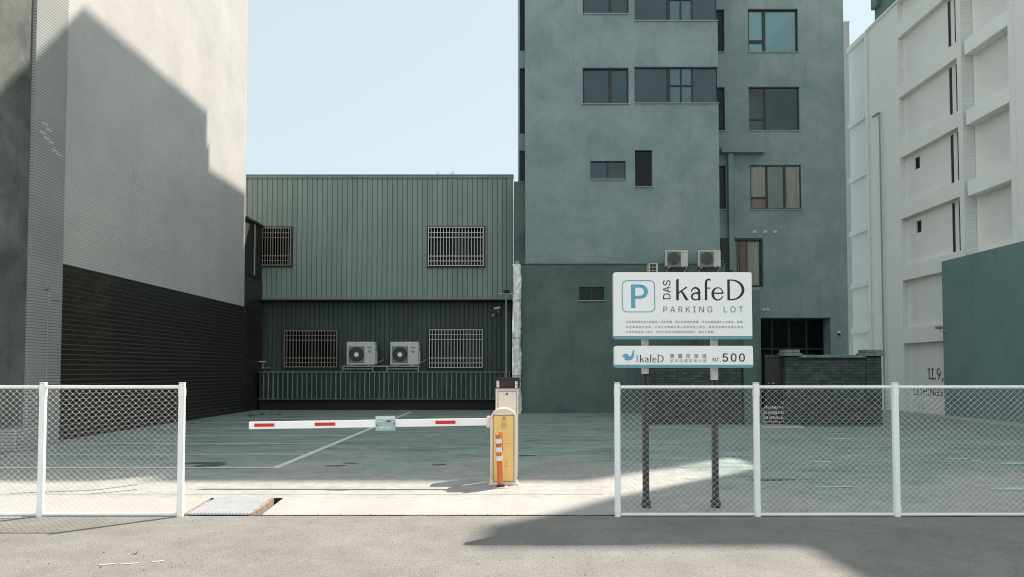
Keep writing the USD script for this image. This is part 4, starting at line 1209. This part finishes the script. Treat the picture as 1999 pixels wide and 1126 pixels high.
put(affinity.rotate(words('DAS', 5 * U, 14 * U), 90, origin=(0, 0)), 1246, 707, low, 'print_grey')
for g_ in kf.geoms:
    put(affinity.scale(g_, U * .345, U * .36, origin=(0, 0)), 1249.5, 707, low, 'print_black', 'letter')
put(words('專屬停車場', 7.0 * U, 72 * U, kind='cjk'), 1307, 698.5, low, 'print_grey', 'small_print', 'stuff')
put(words('非本店顧客每小時', 5.2 * U, 72 * U, kind='cjk'), 1307, 706.5, low, 'print_pale_grey', 'small_print', 'stuff')
put(words('NT.', 7 * U, 17 * U), 1390, 705.5, low, 'print_black')
for g_ in words('500', 15.5 * U, 46 * U, bold=1).geoms:
    put(g_, 1408.5, 705.5, low, 'print_black', 'letter')
for i, (xc, zw) in enumerate(((1264, 730), (1401, 742))):
    x0 = sx(xc)
    z0 = sz(zw)
    p = add('pole', rb(x0 - .036, x0 + .036, SY + .12, SY + .19, z0, sz(545), .006), 'pole_white', sg)
    add('lower_pole', [rb(x0 - .034, x0 - .008, SY + .13, SY + .18, -0.1, z0 - .001, .004), rb(x0 + .006, x0 + .034, SY + .13, SY + .18, -0.1, z0 - .001, .004), bx(x0 - .03, x0 + .03, SY + .15, SY + .172, -0.1, z0 - .001)], 'pole_dark', p)
    add('foot', rb(x0 - .045, x0 + .045, SY + .10, SY + .20, -0.03, .05, .008), 'pole_dark', p)

# ------------------------------------------------------------------ chain-link fences
FNY = 7.90
ZB, ZT, ZPT = -0.028, at(1000, 755, Y=FNY)[2], at(1000, 747.5, Y=FNY)[2]


def fx(px):
    return at(px, 900, Y=FNY)[0]


def mesh_panel(x0, x1, z0, z1, ncol):
    """Woven wire: every wire a zigzag that hooks round its neighbours."""
    w = (x1 - x0) / ncol
    nrow = int(round((z1 - z0) / (w * 0.90)))
    hh = (z1 - z0) / nrow / 2
    r = 0.00125
    V, F = [], []
    half = w / 2
    for c in range(2 * ncol):
        pts = []
        for k in range(2 * nrow + 1):
            side = (k + c) % 2
            xp = x0 + c * half + (half * 1.06 if side else -half * 0.06)
            xp = min(max(xp, x0 + .002), x1 - .002)
            yy_ = FNY + (0.004 if side else -0.004) + rng.uniform(-.001, .001)
            pts.append((xp + rng.uniform(-.0012, .0012), yy_, z0 + k * hh + rng.uniform(-.0012, .0012)))
        pts = np.array(pts)
        base = len(V)
        for i, p in enumerate(pts):
            d = pts[min(i + 1, len(pts) - 1)] - pts[max(i - 1, 0)]
            d /= np.linalg.norm(d)
            for a in range(4):
                an = math.pi / 4 + a * math.pi / 2
                V.append(p + r * math.sqrt(1.2) * np.array([math.cos(an) * 1.25, math.sin(an), 0]))
        for i in range(len(pts) - 1):
            for a in range(4):
                q, s = base + i * 4 + a, base + i * 4 + (a + 1) % 4
                F += [(q, s, q + 4), (s, s + 4, q + 4)]
    return trimesh.Trimesh(np.array(V), np.array(F), process=False)


def fence(label, posts):
    t = thing('chain_link_fence', label, 'fence')
    for px in posts:
        x = fx(px)
        p = add('post', rb(x - .0295, x + .0295, FNY - .030, FNY + .030, ROADZ - .02, ZPT, .009), 'steel_white', t)
        add('collar', rb(x - .0315, x + .0315, FNY - .032, FNY + .032, ZT - .10, ZT - .015, .006), 'steel_white', p)
        add('collar', rb(x - .0315, x + .0315, FNY - .032, FNY + .032, ZB + .02, ZB + .10, .006), 'steel_white', p)
        add('cap', rb(x - .0295, x + .0295, FNY - .030, FNY + .030, ZPT + .0005, ZPT + .008, .003), 'steel_white', p)
    for a, b in zip(posts[:-1], posts[1:]):
        x0, x1 = fx(a) + .034, fx(b) - .034
        add('top_rail', cyl((x0, FNY, ZT), (x1, FNY, ZT), .0175, 12), 'steel_white', t, smooth=40)
        add('bottom_rail', cyl((x0, FNY, ZB), (x1, FNY, ZB), .0165, 12), 'steel_white', t, smooth=40)
        add('wire_mesh', mesh_panel(x0, x1, ZB + .012, ZT - .014, 20), 'wire_white', t)


fence('white chain-link fence left of the parking entrance', [-462, -190, 82, 354])
fence('white chain-link fence right of the entrance in front of the sign', [1206, 1478, 1750, 2022, 2294])

# ------------------------------------------------------------------ barrier, ticket machine, bollard
CYF = 9.72
ba = thing('barrier_gate', 'cream barrier cabinet with yellow door and white boom lowered across the entrance', 'barrier')
x0, x1 = at(957.5, 900, Y=CYF)[0], at(1009.5, 900, Y=CYF)[0]
zt_, zs_ = at(984, 797, Y=CYF)[2], at(984, 818, Y=CYF)[2]
xc = (x0 + x1) / 2
out = unary_union([sbox(x0, 0.02, x1, zs_), ell(xc, zs_, (x1 - x0) / 2, zt_ - zs_)])
cab = face(out, 0.30, CYF + 0.30)
add('cabinet', cab, 'machine_cream', ba)
rim2 = out.difference(out.buffer(-0.02)).intersection(sbox(x0 - 1, 0.1, x1 + 1, 3))
add('front_rim', face(rim2, 0.008, CYF - 0.0005), 'machine_cream', ba)
dx0, dx1, dz0, dz1 = at(964, 900, Y=CYF)[0], at(1003, 900, Y=CYF)[0], at(984, 939, Y=CYF)[2], at(984, 811, Y=CYF)[2]
add('door_seam', face(sbox(dx0 - .008, dz0 - .008, dx1 + .008, dz1 + .008), .002, CYF - .0005), 'seam_brown', ba)
dr = add('door', rb(dx0, dx1, CYF - 0.012, CYF - 0.003, dz0, dz1, .004), 'machine_yellow', ba)
pl = at(984.5, 816, Y=CYF)
add('lock', [cyl((pl[0], CYF - .018, pl[2]), (pl[0], CYF - .0125, pl[2]), .019, 16)], 'ac_dark', dr)
add('lock_face', cyl((pl[0], CYF - .020, pl[2]), (pl[0], CYF - .0185, pl[2]), .010, 14), 'machine_cream', dr)
p_ = at(979, 836, Y=CYF)
add('label_print', face(unary_union([sbox(p_[0] + .068 * 0, p_[2] + k * .016, p_[0] + .065, p_[2] + k * .016 + .007) for k in range(6)]), .001, CYF - .0125), 'machine_yellow_dark', dr)
p_ = at(986, 911, Y=CYF)
add('vent_slots', face(unary_union([sbox(p_[0], p_[2] + k * .018, p_[0] + .03, p_[2] + k * .018 + .005) for k in range(5)]), .001, CYF - .0125), 'machine_yellow_dark', dr)
add('door_line', face(sbox(dx0 + .01, at(984, 866, Y=CYF)[2], dx1 - .02, at(984, 866, Y=CYF)[2] + .003), .001, CYF - .0125), 'machine_yellow_dark', dr)
add('base_plate', rb(x0 - .02, x1 + .02, CYF - .03, CYF + .33, 0.0, .021, .004), 'machine_cream', ba)
# boom
za, zl = at(958, 823, Y=CYF + .1)[2], at(487, 830.3, Y=CYF + .1)[2]
xa, xl = x0, at(487, 830, Y=CYF + .1)[0]
ang = math.atan2(za - zl, xa - xl)
L = xa - xl
bm = rb(0, L - .002, -.02, .02, -.049, .049, .006)
R = trimesh.transformations.rotation_matrix(-ang, (0, 1, 0))


def boom_place(m):
    m.apply_transform(R)
    m.apply_translation((xl, CYF + .1, zl))
    return m


bmp = add('boom', boom_place(bm), 'steel_white', ba)
for px0, px1 in ((498, 537), (616, 656), (851, 890)):
    a, b = (px0 - 487) / 471 * L, (px1 - 487) / 471 * L
    add('reflector', boom_place(rb(a, b, -.026, -.0205, -.019, .024, .002)), 'reflector_red', bmp)
add('hub_flange', [rb(x0 - .05, x0 - .003, CYF + .05, CYF + .15, za - .075, za + .075, .008)], 'machine_cream', ba)
a, b = (734.5 - 487) / 471 * L, (773 - 487) / 471 * L
plate = add('boom_plate', boom_place(rb(a, b, -.036, -.0215, -.095, .098, .003)), 'plate_blue', bmp)
add('plate_band', boom_place(rb(a + .004, b - .004, -.0385, -.0365, .052, .094, .001)), 'plate_pale', bmp)
add('plate_sticker', boom_place(rb(a + .004, a + (b - a) * .36, -.0385, -.0365, .022, .042, .001)), 'plate_pale', bmp)
add('plate_sticker', boom_place(rb(a + (b - a) * .56, a + (b - a) * .78, -.0385, -.0365, .020, .040, .001)), 'curtain_maroon', bmp)
for s_, z_ in ((a + .018, -.022), (b - .018, -.006)):
    add('bolt', boom_place(cyl((s_, -.044, z_), (s_, -.0365, z_), .009, 10)), 'ac_dark', bmp)
sub = words('停車場', .028, None, kind='cjk', gap=.006)
mm = face(affinity.translate(words('專用車道', .024, None, kind='cjk', gap=.004), a + (b - a) * .22, -.066), .0012, -.0365)
add('plate_writing', boom_place(mm), 'steel_white', bmp)
mm = face(affinity.translate(words('出入注意來車請慢行', .022, (b - a) * .92, kind='cjk'), a + (b - a) * .03, .062), .001, -.039)
add('plate_writing', boom_place(mm), 'steel_white', bmp)

MY = 10.42
tk = thing('ticket_machine', 'cream ticket machine with a black display head behind the barrier cabinet', 'machine')
x0, x1 = at(968, 860, Y=MY)[0], at(1012, 860, Y=MY)[0]
z1 = at(990, 757.5, Y=MY)[2]
add('column', rb(x0, x1, MY, MY + .22, 0, z1, .006), 'machine_cream', tk)
ia, ib, ic, id_ = at(973, 900, Y=MY)[0], at(1008, 900, Y=MY)[0], .1, at(990, 764, Y=MY)[2]
add('panel_seam', face(sbox(ia - .006, ic, ib + .006, id_ + .006), .002, MY - .0005), 'seam_brown', tk)
add('panel', rb(ia, ib, MY - .009, MY - .003, ic + .006, id_, .003), 'machine_cream', tk)
pl = at(990, 769, Y=MY)
add('lock', cyl((pl[0], MY - .016, pl[2]), (pl[0], MY - .0095, pl[2]), .014, 14), 'ac_dark', tk)
hx0, hx1, hz0, hz1 = at(967.5, 750, Y=MY)[0], at(1015, 750, Y=MY)[0], z1 + .002, at(990, 736.5, Y=MY)[2]
hd = add('display_head', rb(hx0, hx1, MY - .05, MY + .22, hz0, hz1, .01), 'display_black', tk)
ca_, cb_ = at(980, 744, Y=MY), at(1001, 753, Y=MY)
add('screen', face(sbox(ca_[0], cb_[2], cb_[0], ca_[2]), .002, MY - .0505), 'display_red', hd)
for px, py_, ch in ((972.5, 746.2, '車'), (972.5, 752.8, '位'), (1008.3, 747.0, '停'), (1008.3, 753.8, '滿')):
    p_ = at(px, py_, Y=MY - .05)
    add('icon', face(sbox(p_[0] - .018, p_[2] - .021, p_[0] + .018, p_[2] + .021).difference(affinity.translate(words(ch, .026, kind='cjk'), p_[0] - .016, p_[2] - .010)), .002, MY - .0505), 'steel_white', hd)
add('cable', tube([(x1 + .012, MY + .1, z1 + .1), (x1 + .02, MY + .1, z1 - .05), (x1 + .05, MY + .12, z1 - .14), (x1 + .012, MY + .1, z1 - .12), (x1 + .015, MY + .1, z1 - .3)], .008, 6), 'pipe_grey', tk)

bo = thing('flexible_bollard', 'orange flexible bollard with three white bands in front of the barrier cabinet', 'bollard', (at(978, 952, Z=0.0)[0], at(978, 952, Z=0.0)[1], 0), rot=(0, -3.0, 0))
H = 0.665
add('foot', cyl((0, 0, 0.0), (0, 0, .018), .095, 20, .085), 'bollard_foot', bo, smooth=40)
add('foot_rubber', cyl((0, 0, .018), (0, 0, .045), .055, 18, .044), 'rubber_black', bo, smooth=40)
add('tube', cyl((0, 0, .045), (0, 0, H), .037, 20, .034), 'bollard_orange', bo, smooth=40)
add('rim', cyl((0, 0, H), (0, 0, H + .012), .036, 20), 'bollard_orange', bo, smooth=40)
for a, b in ((.565, .625), (.455, .515), (.345, .405)):
    add('band', cyl((0, 0, a), (0, 0, b), .0382, 20, .0378), 'reflective_white', bo, smooth=40)
add('handle', tube([(.018, .03, H - .1), (.018, .034, H + .02), (.03, .025, H + .04), (.05, .02, H + .03), (.048, .02, H - .2)], .007, 8), 'bollard_orange', bo)
for i in range(4):
    a = i * math.pi / 2 + .6
    add('bolt', cyl((.072 * math.cos(a), .072 * math.sin(a), .018), (.072 * math.cos(a), .072 * math.sin(a), .026), .010, 8), 'rubber_black', bo)

# ------------------------------------------------------------------ ramp plate in the kerb cut
rp = thing('ramp_plate', 'ribbed steel ramp plate with rusty side bars set in the kerb cut', 'ramp')
PX_0, PX_1 = -3.44, -2.80
ya, yb_, zA, zB = 7.93, 8.68, -0.030, 0.020


def tilt(m):
    v = m.vertices.copy()
    t = (v[:, 1] - ya) / (yb_ - ya)
    m.vertices = np.c_[v[:, 0], v[:, 1], v[:, 2] + zA + (zB - zA) * t]
    return m


add('plate', tilt(bx(PX_0, PX_1, ya, yb_, -.012, 0)), 'plate_metal', rp)
nr = 17
for i in range(nr):
    x = PX_0 + .02 + (PX_1 - PX_0 - .04) * i / (nr - 1)
    add('rib', tilt(rb(x - .010, x + .010, ya + .01, yb_ - .01, -.001, .009, .003)), 'plate_metal', rp)
add('side_bar', tilt(rb(PX_1 + .002, PX_1 + .036, ya - .01, yb_ - .02, -.09, .006, .006)), 'rust', rp)
add('side_bar', tilt(rb(PX_0 - .038, PX_0 - .002, ya - .01, yb_ - .25, -.09, .004, .006)), 'rust', rp)

# ------------------------------------------------------------------ small things on the ground
gr = np.random.default_rng(21)
st = []
for _ in range(420):
    x = gr.uniform(-2.6, APR + .3) if gr.random() < .7 else gr.uniform(-6.5, -3.6)
    y = TOE - abs(gr.normal(0, .02)) - .003
    s = gr.uniform(.003, .009)
    m = trimesh.creation.icosahedron()
    m.vertices *= s * gr.uniform(.6, 1.3, 3)
    m.apply_translation((x, y, ROADZ + s * .4))
    st.append(m)
for _ in range(500):
    x, y = gr.uniform(-4.5, 4.5), gr.uniform(4.6, 7.8)
    s = gr.uniform(.002, .006)
    m = trimesh.creation.icosahedron()
    m.vertices *= s * gr.uniform(.6, 1.3, 3)
    m.apply_translation((x, y, ROADZ + s * .4))
    st.append(m)
add('gravel', st, 'gravel_grey', kind='stuff', label='loose grit along the kerb foot and scattered on the road', cat='gravel')

wp_ = at(265, 1082, Z=ROADZ)
weed = thing('weed', 'small dry weed growing from the road surface in the left foreground', 'plant', (wp_[0], wp_[1], ROADZ))
for i in range(9):
    a, l_ = gr.uniform(0, math.tau), gr.uniform(.02, .05)
    tipv = np.array([math.cos(a) * l_ * .8, math.sin(a) * l_ * .8, l_ * gr.uniform(.4, 1)])
    sd = np.array([-math.sin(a), math.cos(a), 0]) * .004
    add('leaf', trimesh.Trimesh([(0, 0, 0), tipv * .5 + sd, tipv, tipv * .5 - sd], [(0, 1, 2), (0, 2, 3), (0, 2, 1), (0, 3, 2)], process=False), 'leaf_dry', weed)
for (px0, px1, py_) in ((196, 222, 1103), (240, 268, 1101.5), (300, 318, 1097)):
    a_, c_ = at(px0, py_, Z=ROADZ), at(px1, py_ - 2, Z=ROADZ)
    q = LineString([(a_[0], a_[1]), ((a_[0] + c_[0]) / 2, a_[1] + .012), (c_[0], c_[1])]).buffer(.012, 3)
    add('road_paint_scrap', sheet(q, ROADZ + .004), 'paper_pale', '/World/road')
a_, c_ = at(-60, 1012, Z=ROADZ), at(55, 1007, Z=ROADZ)
add('concrete_patch', sheet(Polygon([(a_[0], a_[1]), (c_[0], a_[1] + .02), (c_[0] - .05, c_[1] + .06), (a_[0], c_[1] + .06)]), ROADZ + .004), 'concrete', '/World/road')

# bits of debris by the dark corner and on the roof edge
for i, (px, py_, s) in enumerate(((494, 812, .09), (512, 809, .07), (530, 808, .05), (545, 809, .06))):
    p = at(px, py_, Z=0)
    m = trimesh.creation.icosphere(1, s)
    m.vertices *= gr.uniform(.6, 1.2, m.vertices.shape) * np.array([1.6, 1, .5])
    m.apply_translation((p[0], p[1], s * .3))
    add('rubble', m, 'tar_patch', label=('largest lump of dark rubble, leftmost by the foot of the black plinth', 'second lump of rubble from the left by the black plinth', 'smallest lump of rubble by the black plinth', 'rightmost lump of rubble by the black plinth')[i], cat='rubble', group='rubble by the plinth')
for i, (px, hh) in enumerate(((856, .16), (884, .2))):
    p = at(px, 341, Y=GY + .1)
    t = thing('roof_weed', ('small weed on the roof edge of the green building, left of the other', 'taller weed on the roof edge of the green building nearer the tower')[i], 'plant', (p[0], GY + .1, GZ1 - .002), 'weeds on the green roof')
    for k in range(6):
        a, l_ = gr.uniform(-.5, .5), gr.uniform(.6, 1) * hh
        add('stem', cyl((gr.uniform(-.06, .06), 0, 0), (a * .2, gr.uniform(-.05, .05), l_), .006, 5, .002), 'leaf_green', t)
